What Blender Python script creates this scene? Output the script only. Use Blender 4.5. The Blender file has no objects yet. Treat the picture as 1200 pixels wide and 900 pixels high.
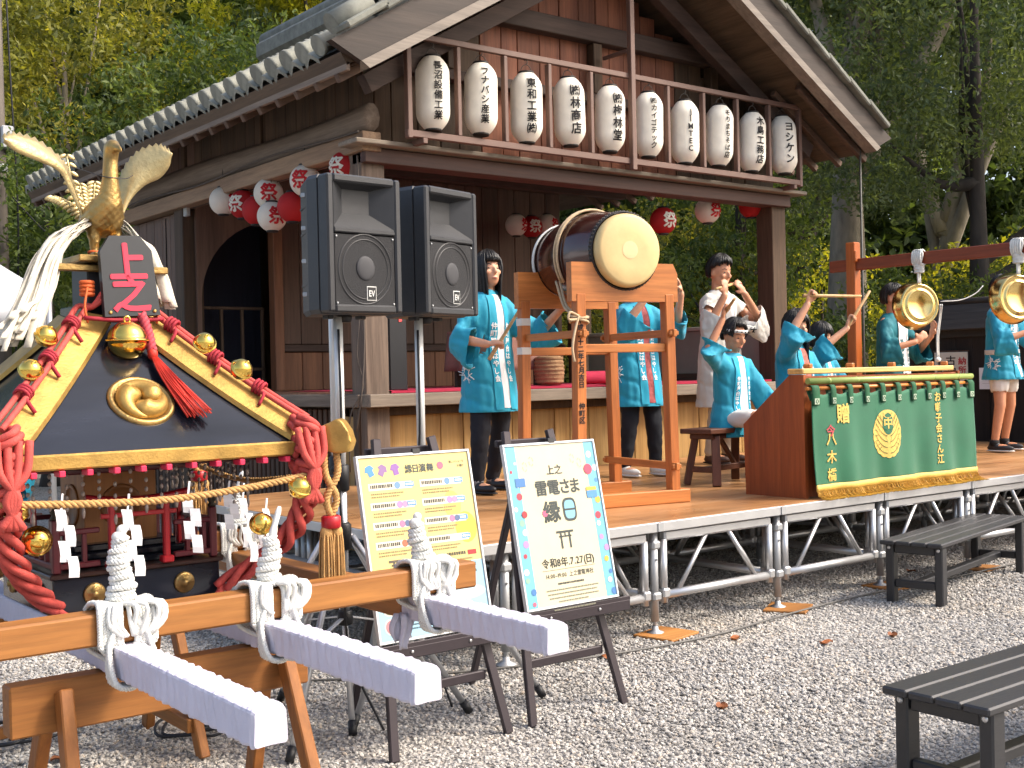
import bpy, bmesh, math, random
import numpy as np
from mathutils import Vector, Matrix, Euler, Quaternion
from mathutils import noise as mnoise
from mathutils.bvhtree import BVHTree
R=math.radians; PI=math.pi
random.seed(7); np.random.seed(7)
scene=bpy.context.scene; COL=scene.collection
V=Vector

# ------------------------------------------------------------ camera, sky, sun, exposure
def set_camera():
    cam=bpy.data.cameras.new('camera'); o=bpy.data.objects.new('camera',cam); COL.objects.link(o)
    cam.sensor_fit='HORIZONTAL'; cam.sensor_width=36; cam.lens=36*1400/1200; cam.clip_end=400; cam.clip_start=.05
    roll=R(1.29); pitch=-math.atan(10/1400)
    fw=V((.617,.787,0)).normalized(); rt=V((fw.y,-fw.x,0)); up=V((0,0,1))
    f=fw*math.cos(pitch)+up*math.sin(pitch); u=rt.cross(f)
    ir=rt*math.cos(roll)-u*math.sin(roll); iu=rt*math.sin(roll)+u*math.cos(roll)
    m=Matrix((ir,iu,-f)).transposed().to_4x4(); m.translation=V((0,0,1.38))
    o.matrix_world=m; scene.camera=o
set_camera()
SUN=V((.60,-.62,.86)).normalized()            # towards the sun
w=bpy.data.worlds.new('World'); scene.world=w; w.use_nodes=True
nt=w.node_tree; bg=nt.nodes['Background']; sky=nt.nodes.new('ShaderNodeTexSky'); sky.sky_type='NISHITA'; sky.sun_disc=False
sky.sun_elevation=math.asin(SUN.z); sky.sun_rotation=math.atan2(SUN.x,SUN.y); sky.air_density=1.0; sky.dust_density=5; sky.ozone_density=.3
nt.links.new(sky.outputs[0],bg.inputs[0]); bg.inputs[1].default_value=.15
sl=bpy.data.lights.new('sun','SUN'); sl.energy=1.5; sl.angle=R(10); sl.color=(1,.945,.86)
so=bpy.data.objects.new('sun',sl); COL.objects.link(so); so.rotation_euler=(-SUN).to_track_quat('-Z','Y').to_euler(); so.location=(3,0,9)
scene.view_settings.view_transform='Standard'; scene.view_settings.look='None'; scene.view_settings.exposure=1.18; scene.view_settings.gamma=1
scene.cycles.max_bounces=6; scene.cycles.diffuse_bounces=3; scene.cycles.glossy_bounces=3; scene.cycles.transmission_bounces=2; scene.cycles.transparent_max_bounces=4
scene.cycles.caustics_reflective=False; scene.cycles.caustics_refractive=False
scene.cycles.use_denoising=True; scene.cycles.sample_clamp_indirect=6

# ------------------------------------------------------------ mesh builder
def box_topology():
    C=[(i,j,k) for i in(-1,1) for j in(-1,1) for k in(-1,1)]; ix={}
    vs=[]
    for c in C:
        for a in range(3):
            ix[c,a]=len(vs); vs.append(V([c[t]*(1 if t==a else .8) for t in range(3)]))
    fs=[]
    for a in range(3):
        b,c_=[t for t in range(3) if t!=a]
        for s in(-1,1):
            q=[]
            for p,r in((-1,-1),(1,-1),(1,1),(-1,1)):
                c=[0,0,0]; c[a]=s; c[b]=p; c[c_]=r; q.append(ix[tuple(c),a])
            fs.append(q)
        for p in(-1,1):
            for r in(-1,1):
                c1=[0,0,0]; c1[b]=p; c1[c_]=r; c2=list(c1); c1[a]=-1; c2[a]=1; c1=tuple(c1); c2=tuple(c2)
                fs.append([ix[c1,b],ix[c2,b],ix[c2,c_],ix[c1,c_]])
    for c in C: fs.append([ix[c,0],ix[c,1],ix[c,2]])
    out=[]
    for q in fs:
        n=(vs[q[1]]-vs[q[0]]).cross(vs[q[2]]-vs[q[0]]); ce=sum((vs[i] for i in q),V())/len(q)
        out.append(q if n.dot(ce)>0 else q[::-1])
    return C,out
BC,BF=box_topology()
BF0=[(0,1,3,2),(4,6,7,5),(0,4,5,1),(2,3,7,6),(0,2,6,4),(1,5,7,3)]
class B:
    def __init__(s): s.v=[]; s.f=[]; s.s=[]
    def add(s,vs,fs,smooth=False):
        n=len(s.v); s.v+= [V(p) for p in vs]; s.f+= [[i+n for i in q] for q in fs]; s.s+= [smooth]*len(fs); return s
    def join(s,o): n=len(s.v); s.v+=[p.copy() for p in o.v]; s.f+=[[i+n for i in q] for q in o.f]; s.s+=o.s; return s
    def box(s,c,size,bev=.004,M=None):
        h=[t/2 for t in size]; c=V(c); vs=[]
        if bev<=0:
            vs=[V((i*h[0],j*h[1],k*h[2])) for i,j,k in BC]; fs=BF0
        else:
            b=min(bev,min(h)*.45); fs=BF
            for k in BC:
                for a in range(3): vs.append(V([k[t]*(h[t] if t==a else h[t]-b) for t in range(3)]))
        vs=[(M@p if M else p)+c for p in vs]
        return s.add(vs,fs)
    def bar(s,p0,p1,w,h,bev=.004,up=(0,0,1)):
        p0=V(p0);p1=V(p1); d=p1-p0; L=d.length; y=d/L; u=V(up)
        if abs(y.dot(u))>.99: u=V((0,1,0))
        x=y.cross(u).normalized(); z=x.cross(y)
        return s.box((p0+p1)/2,(w,L,h),bev,Matrix((x,y,z)).transposed())
    def tube(s,pts,r,n=8,caps=True,smooth=True,flat=1):
        pts=[V(p) for p in pts]; N=len(pts); rs=r if isinstance(r,(list,tuple)) else [r]*N
        t=[(pts[min(i+1,N-1)]-pts[max(i-1,0)]).normalized() for i in range(N)]
        a=V((0,0,1)) if abs(t[0].z)<.9 else V((1,0,0)); u=(a-t[0]*a.dot(t[0])).normalized(); vs=[]
        for i in range(N):
            u=(u-t[i]*u.dot(t[i]))
            u=u.normalized() if u.length>1e-6 else t[i].orthogonal().normalized()
            w_=t[i].cross(u)
            for k in range(n):
                an=2*PI*k/n; vs.append(pts[i]+(u*math.cos(an)+w_*math.sin(an)*flat)*rs[i])
        fs=[[i*n+k,i*n+(k+1)%n,(i+1)*n+(k+1)%n,(i+1)*n+k] for i in range(N-1) for k in range(n)]
        s.add(vs,fs,smooth)
        if caps: m=len(s.v)-len(vs); s.f+=[[m+k for k in range(n)][::-1],[m+(N-1)*n+k for k in range(n)]]; s.s+=[False,False]
        return s
    def lathe(s,prof,n=16,M=None,smooth=True,caps=True):
        vs=[]; 
        for r_,z in prof:
            for k in range(n):
                a=2*PI*k/n; vs.append(V((r_*math.cos(a),r_*math.sin(a),z)))
        N=len(prof); fs=[[i*n+k,i*n+(k+1)%n,(i+1)*n+(k+1)%n,(i+1)*n+k] for i in range(N-1) for k in range(n)]
        if M: vs=[M@p for p in vs]
        m=len(s.v); s.add(vs,fs,smooth)
        if caps: s.f+=[[m+k for k in range(n)][::-1],[m+(N-1)*n+k for k in range(n)]]; s.s+=[False,False]
        return s
    def prism(s,poly,z0,z1,M=None,smooth=False):
        n=len(poly); vs=[V((x,y,z)) for z in(z0,z1) for x,y in poly]
        if M: vs=[M@p for p in vs]
        fs=[list(range(n))[::-1],list(range(n,2*n))]+[[k,(k+1)%n,n+(k+1)%n,n+k] for k in range(n)]
        return s.add(vs,fs,smooth)
    def ell(s,c,r,M=None,n=14,m=9):
        if not isinstance(r,(list,tuple)): r=(r,r,r)
        prof=[(max(1e-4,math.sin(PI*i/m)),-math.cos(PI*i/m)) for i in range(m+1)]
        T=Matrix.Translation(V(c))@((M.to_4x4()) if M else Matrix())@Matrix.Diagonal((r[0],r[1],r[2],1))
        return s.lathe(prof,n,T,True,False)
    def loft(s,secs,n=16):           # secs: (centre, rx-vector, ry-vector)
        vs=[]
        for c,a,b in secs:
            for k in range(n):
                t=2*PI*k/n; vs.append(V(c)+V(a)*math.cos(t)+V(b)*math.sin(t))
        N=len(secs); fs=[[i*n+k,i*n+(k+1)%n,(i+1)*n+(k+1)%n,(i+1)*n+k] for i in range(N-1) for k in range(n)]
        m=len(s.v); s.add(vs,fs,True); s.f+=[[m+k for k in range(n)][::-1],[m+(N-1)*n+k for k in range(n)]]; s.s+=[True,True]
        return s
    def grid(s,fn,nu,nv,smooth=True):
        vs=[fn(i/nu,j/nv) for j in range(nv+1) for i in range(nu+1)]
        fs=[[j*(nu+1)+i,j*(nu+1)+i+1,(j+1)*(nu+1)+i+1,(j+1)*(nu+1)+i] for j in range(nv) for i in range(nu)]
        return s.add(vs,fs,smooth)
    def slab(s,fn,nu,nv,th,smooth=True):   # a thick sheet: fn gives (point, normal)
        A=[fn(i/nu,j/nv) for j in range(nv+1) for i in range(nu+1)]
        n=len(A); vs=[p+q*th/2 for p,q in A]+[p-q*th/2 for p,q in A]
        g=[[j*(nu+1)+i,j*(nu+1)+i+1,(j+1)*(nu+1)+i+1,(j+1)*(nu+1)+i] for j in range(nv) for i in range(nu)]
        fs=g+[[k+n for k in q[::-1]] for q in g]
        rim=[i for i in range(nu+1)]+[j*(nu+1)+nu for j in range(1,nv+1)]+[nv*(nu+1)+i for i in range(nu-1,-1,-1)]+[j*(nu+1) for j in range(nv-1,0,-1)]
        k=len(rim); fs+=[[rim[i],rim[i]+n,rim[(i+1)%k]+n,rim[(i+1)%k]] for i in range(k)]
        return s.add(vs,fs,smooth)
    def map(s,fn): s.v=[V(fn(p)) for p in s.v]; return s
    def xf(s,M): s.v=[M@p for p in s.v]; return s
    def mesh(s,name,mat,off=None):
        me=bpy.data.meshes.new(name)
        vs=[p-off for p in s.v] if off is not None else s.v
        me.from_pydata([tuple(p) for p in vs],[],s.f); me.polygons.foreach_set('use_smooth',s.s); me.update()
        if mat: me.materials.append(mat)
        return me
ORG={}
def tag(o,label=None,cat=None,group=None,kind=None):
    for k,v in(('label',label),('category',cat),('group',group),('kind',kind)):
        if v: o[k]=v
    return o
def thing(name,label,cat,loc=(0,0,0),rotz=0,group=None,world=False):
    o=bpy.data.objects.new(name,None); COL.objects.link(o); o.location=loc; o.rotation_euler=(0,0,rotz); o.empty_display_size=.1
    if world: ORG[o]=V(loc)
    return tag(o,label,cat,group)
def obj(name,b,mat,parent=None,kind=None):
    me=b.mesh(name,mat,ORG.get(parent)); o=bpy.data.objects.new(name,me); COL.objects.link(o)
    if parent is not None:
        o.parent=parent
        if parent in ORG: ORG[o]=ORG[parent]
    if kind: o['kind']=kind
    return o
def share(name,me,parent,loc,rot=(0,0,0),scale=(1,1,1)):   # another piece with the same mesh
    o=bpy.data.objects.new(name,me); COL.objects.link(o); o.parent=parent
    l=V(loc); 
    if parent in ORG: l=l-ORG[parent]
    o.location=l; o.rotation_euler=rot; o.scale=scale
    return o
def solo(name,b,mat,label,cat,group=None,kind=None):
    xs=[p.x for p in b.v]; ys=[p.y for p in b.v]; zs=[p.z for p in b.v]
    c=V(((min(xs)+max(xs))/2,(min(ys)+max(ys))/2,min(zs)))
    o=bpy.data.objects.new(name,b.mesh(name,mat,c)); COL.objects.link(o); o.location=c; ORG[o]=c
    return tag(o,label,cat,group,kind)
def copy_tree(root,loc,rotz=None,label=None):
    r=root.copy(); COL.objects.link(r); r.location=loc
    if rotz is not None: r.rotation_euler=(0,0,rotz)
    if label: r['label']=label
    for ch in list(root.children):
        c=ch.copy(); COL.objects.link(c); c.parent=r
        for g in list(ch.children):
            d=g.copy(); COL.objects.link(d); d.parent=c
    return r
def remesh(b,voxel,smooth=3,disp=None):
    me=b.mesh('tmp',None); o=bpy.data.objects.new('tmp',me); COL.objects.link(o)
    m=o.modifiers.new('r','REMESH'); m.mode='VOXEL'; m.voxel_size=voxel; m.use_smooth_shade=True
    if smooth: s=o.modifiers.new('s','SMOOTH'); s.factor=.5; s.iterations=smooth
    dg=bpy.context.evaluated_depsgraph_get(); e=o.evaluated_get(dg); me2=bpy.data.meshes.new_from_object(e)
    r=B(); r.v=[v.co.copy() for v in me2.vertices]; r.f=[list(p.vertices) for p in me2.polygons]; r.s=[True]*len(r.f)
    if disp:
        ns=[v.normal.copy() for v in me2.vertices]; r.v=[p+n*disp(p) for p,n in zip(r.v,ns)]
    bpy.data.objects.remove(o); bpy.data.meshes.remove(me); bpy.data.meshes.remove(me2)
    return r
def bvh(b): return BVHTree.FromPolygons(b.v,b.f)
def arc(pts,n=6):                      # catmull-rom through points
    pts=[V(p) for p in pts]; P=[pts[0]*2-pts[1]]+pts+[pts[-1]*2-pts[-2]]; out=[]
    for i in range(1,len(P)-2):
        for k in range(n):
            t=k/n; a,b_,c,d=P[i-1],P[i],P[i+1],P[i+2]
            out.append(.5*((2*b_)+(c-a)*t+(2*a-5*b_+4*c-d)*t*t+(3*b_-a-3*c+d)*t**3))
    return out+[pts[-1]]
def rope(b,path,rad,strands=3,pitch=.08,sr=None,n=6,step=None):
    L=0; t=[0]
    for i in range(1,len(path)): L+=(path[i]-path[i-1]).length; t.append(L)
    step=step or pitch/7; N=max(4,int(L/step)); P=[]; j=0
    for i in range(N+1):
        q=L*i/N
        while j<len(t)-2 and t[j+1]<q: j+=1
        P.append(path[j].lerp(path[j+1],(q-t[j])/max(1e-9,t[j+1]-t[j])))
    sr=sr or rad*.62; ro=rad-sr*.6
    ts=[(P[min(i+1,N)]-P[max(i-1,0)]).normalized() for i in range(N+1)]; u=ts[0].orthogonal().normalized(); fr=[]
    for i in range(N+1):
        u=(u-ts[i]*u.dot(ts[i])).normalized(); fr.append((u.copy(),ts[i].cross(u)))
    for k in range(strands):
        b.tube([P[i]+(fr[i][0]*math.cos(2*PI*(k/strands+L*i/N/pitch))+fr[i][1]*math.sin(2*PI*(k/strands+L*i/N/pitch)))*ro for i in range(N+1)],sr,n)
    return b
# ------------------------------------------------------------ lettering
GL={}
def glyph(ch,bold):
    k=(ch,bold)
    if k not in GL:
        c=bpy.data.curves.new('g','FONT'); c.body=ch; c.offset=bold; c.resolution_u=2; o=bpy.data.objects.new('g',c); m=o.to_mesh()
        vs=[v.co.copy() for v in m.vertices]; fs=[list(p.vertices) for p in m.polygons]
        if vs:
            x0=min(p.x for p in vs); x1=max(p.x for p in vs)
        else: x0,x1=0,.3
        GL[k]=(vs,fs,x0,x1); o.to_mesh_clear(); bpy.data.objects.remove(o); bpy.data.curves.remove(c)
    return GL[k]
def text(s,size=1,bold=.012,vert=False,pitch=None,sx=1):
    if bold>.0125:                       # heavy strokes: the same letters laid a hair apart
        e=(bold-.010)*size; r=B(); base=text(s,size,.010,vert,pitch,sx)
        for i,(dx,dy) in enumerate(((-1,0),(1,0),(0,1),(0,-1))): r.join(B().join(base).map(lambda p:V((p.x+dx*e,p.y+dy*e,.00025*i))))
        return r
    """flat lettering in the xy plane, centred on the origin"""
    b=B(); cur=0
    for ch in s:
        vs,fs,x0,x1=glyph(ch,bold)
        if vert: b.add([V(((p.x-(x0+x1)/2)*size*sx,(p.y-.36)*size-cur,0)) for p in vs],fs); cur+=(pitch or 1.08)*size
        else: b.add([V(((p.x-x0)*size*sx+cur,(p.y-.36)*size,0)) for p in vs],fs); cur+=((x1-x0)+(.3 if ch==' ' else .1 if pitch is None else pitch))*size*sx
    if b.v:
        ax=(min(p.x for p in b.v)+max(p.x for p in b.v))/2; ay=(min(p.y for p in b.v)+max(p.y for p in b.v))/2
        b.v=[V((p.x-ax,p.y-ay,0)) for p in b.v]
    return b
# ------------------------------------------------------------ materials
def S(h):
    c=[int(h[i:i+2],16)/255 for i in(0,2,4)]; return tuple(((x+.055)/1.055)**2.4 if x>.04 else x/12.92 for x in c)
MATS={}
def new_mat(name):
    m=bpy.data.materials.new(name); m.use_nodes=True; nt=m.node_tree; return m,nt,nt.nodes['Principled BSDF']
def ramp(nt,fac,stops):
    r=nt.nodes.new('ShaderNodeValToRGB'); e=r.color_ramp.elements
    while len(e)<len(stops): e.new(.5)
    for i,(p,c) in enumerate(stops): e[i].position=p; e[i].color=(*c,1)
    nt.links.new(fac,r.inputs[0]); return r.outputs[0]
def coords(nt,scale,kind='Object'):
    t=nt.nodes.new('ShaderNodeTexCoord'); m=nt.nodes.new('ShaderNodeMapping'); m.inputs['Scale'].default_value=scale
    nt.links.new(t.outputs[kind],m.inputs[0]); return m.outputs[0],m
def noise_tex(nt,vec,scale,detail=4,rough=.6,dist=0):
    n=nt.nodes.new('ShaderNodeTexNoise'); n.inputs['Scale'].default_value=scale; n.inputs['Detail'].default_value=detail; n.inputs['Roughness'].default_value=rough; n.inputs['Distortion'].default_value=dist
    nt.links.new(vec,n.inputs['Vector']); return n.outputs[0]
def mixc(nt,fac,a,b,mode='MIX'):
    n=nt.nodes.new('ShaderNodeMix'); n.data_type='RGBA'; n.blend_type=mode
    for i,x in((0,fac),(6,a),(7,b)):
        if isinstance(x,(int,float)): n.inputs[i].default_value=x
        elif isinstance(x,tuple): n.inputs[i].default_value=(*x,1)
        else: nt.links.new(x,n.inputs[i])
    return n.outputs[2]
def bump(nt,h,p,strength,dist=.01):
    n=nt.nodes.new('ShaderNodeBump'); n.inputs['Strength'].default_value=strength; n.inputs['Distance'].default_value=dist
    nt.links.new(h,n.inputs['Height']); nt.links.new(n.outputs[0],p.inputs['Normal'])
def objrand(nt):
    return nt.nodes.new('ShaderNodeObjectInfo').outputs['Random']
def mat(name,col,rough=.6,metal=0,var=.15,scale=6,bmp=.0,bscale=40,spec=.5,stretch=(1,1,1),sheen=0,trans=0,rnd=0):
    """paint, cloth, metal: base colour with a soft mottling of its own, optional relief"""
    if name in MATS: return MATS[name]
    m,nt,p=new_mat(name); c=S(col) if isinstance(col,str) else col
    v,_=coords(nt,stretch); n=noise_tex(nt,v,scale,5)
    lo=tuple(max(0,x*(1-var)) for x in c); hi=tuple(min(1,x*(1+var)) for x in c)
    o=ramp(nt,n,[(.3,lo),(.7,hi)])
    if rnd:
        r=nt.nodes.new('ShaderNodeMapRange'); nt.links.new(objrand(nt),r.inputs[0]); r.inputs[3].default_value=1-rnd; r.inputs[4].default_value=1+rnd
        cc=nt.nodes.new('ShaderNodeCombineColor'); [nt.links.new(r.outputs[0],cc.inputs[i]) for i in range(3)]
        o=mixc(nt,1.0,o,cc.outputs[0],'MULTIPLY')
    nt.links.new(o,p.inputs['Base Color']); p.inputs['Roughness'].default_value=rough; p.inputs['Metallic'].default_value=metal; p.inputs['Specular IOR Level'].default_value=spec
    if sheen: p.inputs['Sheen Weight'].default_value=sheen
    if trans:
        t=nt.nodes.new('ShaderNodeBsdfTranslucent'); nt.links.new(o,t.inputs[0]); mx=nt.nodes.new('ShaderNodeMixShader'); mx.inputs[0].default_value=trans
        out=nt.nodes['Material Output']; nt.links.new(p.outputs[0],mx.inputs[1]); nt.links.new(t.outputs[0],mx.inputs[2]); nt.links.new(mx.outputs[0],out.inputs[0])
    if bmp: bump(nt,noise_tex(nt,v,bscale,3),p,bmp)
    MATS[name]=m; return m
def wood(name,c1,c2,axis='Z',scale=9,rough=.55,bmp=.15,rnd=.18,dark=None,ring=0,spec=.4,dk=.18):
    """timber: grain drawn out along one axis, tone differing from piece to piece"""
    if name in MATS: return MATS[name]
    m,nt,p=new_mat(name); a={'X':(.06,1,1),'Y':(1,.06,1),'Z':(1,1,.06)}[axis]
    v,mp=coords(nt,a)
    r=objrand(nt); mu=nt.nodes.new('ShaderNodeMath'); mu.operation='MULTIPLY'; mu.inputs[1].default_value=37; nt.links.new(r,mu.inputs[0])
    cx=nt.nodes.new('ShaderNodeCombineXYZ'); [nt.links.new(mu.outputs[0],cx.inputs[i]) for i in range(3)]; nt.links.new(cx.outputs[0],mp.inputs['Location'])
    n=noise_tex(nt,v,scale,6,.65,.8); fine=noise_tex(nt,v,scale*7,4,.7)
    st=[(.25,S(c1)),(.75,S(c2))]
    if dark: st=[(dk,S(dark)),(dk+.14,S(c1)),(.75,S(c2))]
    if ring:
        w_=nt.nodes.new('ShaderNodeTexWave'); w_.inputs['Scale'].default_value=ring; w_.inputs['Distortion'].default_value=6; w_.inputs['Detail'].default_value=2; w_.bands_direction={'X':'Y','Y':'X','Z':'X'}[axis]; nt.links.new(v,w_.inputs[0])
        n=mixc(nt,.45,n,w_.outputs[1])
    o=ramp(nt,n,st); g=ramp(nt,fine,[(.3,(.72,.72,.72)),(.65,(1.08,1.08,1.08))]); o=mixc(nt,1.0,o,g,'MULTIPLY')
    mr=nt.nodes.new('ShaderNodeMapRange'); nt.links.new(r,mr.inputs[0]); mr.inputs[3].default_value=1-rnd; mr.inputs[4].default_value=1+rnd
    cc=nt.nodes.new('ShaderNodeCombineColor'); [nt.links.new(mr.outputs[0],cc.inputs[i]) for i in range(3)]
    o=mixc(nt,1.0,o,cc.outputs[0],'MULTIPLY')
    nt.links.new(o,p.inputs['Base Color']); p.inputs['Roughness'].default_value=rough; p.inputs['Specular IOR Level'].default_value=spec
    if bmp: bump(nt,fine,p,bmp,.004)
    MATS[name]=m; return m
# ------------------------------------------------------------ ground and gravel
def ground():
    m,nt,p=new_mat('gravel_ground'); v,_=coords(nt,(1,1,1))
    vo=nt.nodes.new('ShaderNodeTexVoronoi'); vo.inputs['Scale'].default_value=55; nt.links.new(v,vo.inputs['Vector'])
    big=noise_tex(nt,v,.9,4); c=ramp(nt,vo.outputs['Color'],[(.1,(.14,.135,.13)),(.5,(.34,.33,.315)),(.9,(.56,.54,.51))])
    o=mixc(nt,1.0,c,ramp(nt,big,[(.3,(.8,.78,.76)),(.7,(1.1,1.08,1.04))]),'MULTIPLY')
    nt.links.new(o,p.inputs['Base Color']); p.inputs['Roughness'].default_value=.9; bump(nt,vo.outputs['Distance'],p,.9,.02)
    b=B(); b.grid(lambda u,w_:V((-90+u*180,-90+w_*180,0)),4,4,False)
    o=obj('ground',b,m); o['kind']='structure'
ground()
def gravel():
    N=400000; x=np.random.uniform(.2,11,N); y=np.random.uniform(.6,7.6,N)
    d=.617*x+.787*y; s=(.787*x-.617*y)/d*1400+600; py=450+1400*1.38/d
    k=(s>-140)&(s<1340)&(py<1010)&(d<10); x,y=x[k],y[k]
    z=np.random.uniform(-.002,.007,len(x))+.004*np.sin(x*2.1)*np.cos(y*1.7)
    me=bpy.data.meshes.new('gravel'); me.vertices.add(len(x)); me.vertices.foreach_set('co',np.stack([x,y,z],1).astype(np.float32).ravel())
    o=bpy.data.objects.new('gravel',me); COL.objects.link(o)
    tag(o,'loose light grey crushed stone gravel spread over the whole yard','gravel',kind='stuff')
    m,nt,p=new_mat('stone_chip'); r=objrand(nt)
    c=ramp(nt,r,[(0,(.22,.205,.19)),(.25,(.33,.315,.295)),(.55,(.44,.42,.395)),(.85,(.57,.545,.505)),(1,(.49,.41,.33))])
    v,_=coords(nt,(1,1,1)); nz=noise_tex(nt,v,60,3); c=mixc(nt,1.0,c,ramp(nt,nz,[(.3,(.75,.75,.75)),(.7,(1.1,1.1,1.1))]),'MULTIPLY')
    ge=nt.nodes.new('ShaderNodeNewGeometry'); pn=noise_tex(nt,ge.outputs['Position'],.75,5,.6); c=mixc(nt,1.0,c,ramp(nt,pn,[(.32,(.80,.80,.80)),(.50,(1.0,1.0,1.0)),(.62,(1.06,1.03,.98)),(.72,(1.02,.95,.85))]),'MULTIPLY')
    nt.links.new(c,p.inputs['Base Color']); p.inputs['Roughness'].default_value=.85
    src=bpy.data.collections.new('stone_shapes')
    for q in range(6):
        bm=bmesh.new(); bmesh.ops.create_icosphere(bm,subdivisions=1,radius=.0100); a=[random.uniform(.6,1.25) for _ in range(2)]+[random.uniform(.4,.7)]
        for vv in bm.verts:
            t=random.uniform(.78,1.2); vv.co=V((vv.co.x*a[0],vv.co.y*a[1],vv.co.z*a[2]))*t
        sm=bpy.data.meshes.new('stone'); bm.to_mesh(sm); bm.free(); sm.materials.append(m); src.objects.link(bpy.data.objects.new('stone',sm))
    g=bpy.data.node_groups.new('scatter','GeometryNodeTree'); g.interface.new_socket('Geometry',in_out='INPUT',socket_type='NodeSocketGeometry'); g.interface.new_socket('Geometry',in_out='OUTPUT',socket_type='NodeSocketGeometry')
    gi=g.nodes.new('NodeGroupInput'); go=g.nodes.new('NodeGroupOutput'); ip=g.nodes.new('GeometryNodeInstanceOnPoints'); ci=g.nodes.new('GeometryNodeCollectionInfo')
    ci.inputs[0].default_value=src; ci.inputs[1].default_value=True; ip.inputs['Pick Instance'].default_value=True
    rr=g.nodes.new('FunctionNodeRandomValue'); rr.data_type='FLOAT_VECTOR'; rr.inputs[0].default_value=(-.5,-.5,0); rr.inputs[1].default_value=(.5,.5,6.28)
    rs=g.nodes.new('FunctionNodeRandomValue'); rs.data_type='FLOAT'; rs.inputs[2].default_value=.45; rs.inputs[3].default_value=1.25; rs.inputs['Seed'].default_value=3
    L=g.links.new; L(gi.outputs[0],ip.inputs['Points']); L(ci.outputs[0],ip.inputs['Instance']); L(rr.outputs[0],ip.inputs['Rotation']); L(rs.outputs[1],ip.inputs['Scale']); L(ip.outputs[0],go.inputs[0])
    o.modifiers.new('scatter','NODES').node_group=g
gravel()

# ------------------------------------------------------------ the old wooden pavilion
W_dark=wood('old_dark_timber','302318','5c4734','Z',8,.7,.3,.2)
W_darkX=wood('old_dark_timber_x','2e221c','54423a','X',8,.7,.3,.15)
W_darkY=wood('old_dark_timber_y','362a1f','604e3d','Y',8,.7,.3,.15)
W_sunred=wood('sunlit_red_boards','6b4030','9c644a','Z',7,.65,.3,.22,dark='3a1c12')
W_wall=wood('brown_wall_boards','46342a','6c5345','Z',6,.6,.2,.16)
W_wallL=wood('lighter_wall_boards','6b4531','9a6b4c','Z',6,.6,.2,.16)
W_grey=wood('weathered_grey_timber','5b4d42','8d7d6e','Y',7,.75,.35,.1)
W_greyX=wood('weathered_grey_timber_x','6a5d52','a09484','X',7,.75,.35,.1)
W_barge=wood('barge_board_timber','271e19','4c4038','X',5,.6,.35,.08,dark='231a16')
W_col=wood('weathered_column','42342c','7b6a5c','Z',9,.75,.4,.1)
W_yel=wood('yellow_cedar_boards','a07c48','c7a56c','Z',4.0,.55,.12,.10,dark='3d2814',dk=.29)
TILE=mat('grey_roof_tile','77786f',.8,0,.3,9,.1,60,rnd=.15)
CX=6.98; SL=.58; YV=6.87; YB=13.8
def roofz(x,base=3.37): return base+(2.95-abs(x-CX))*SL
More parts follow.
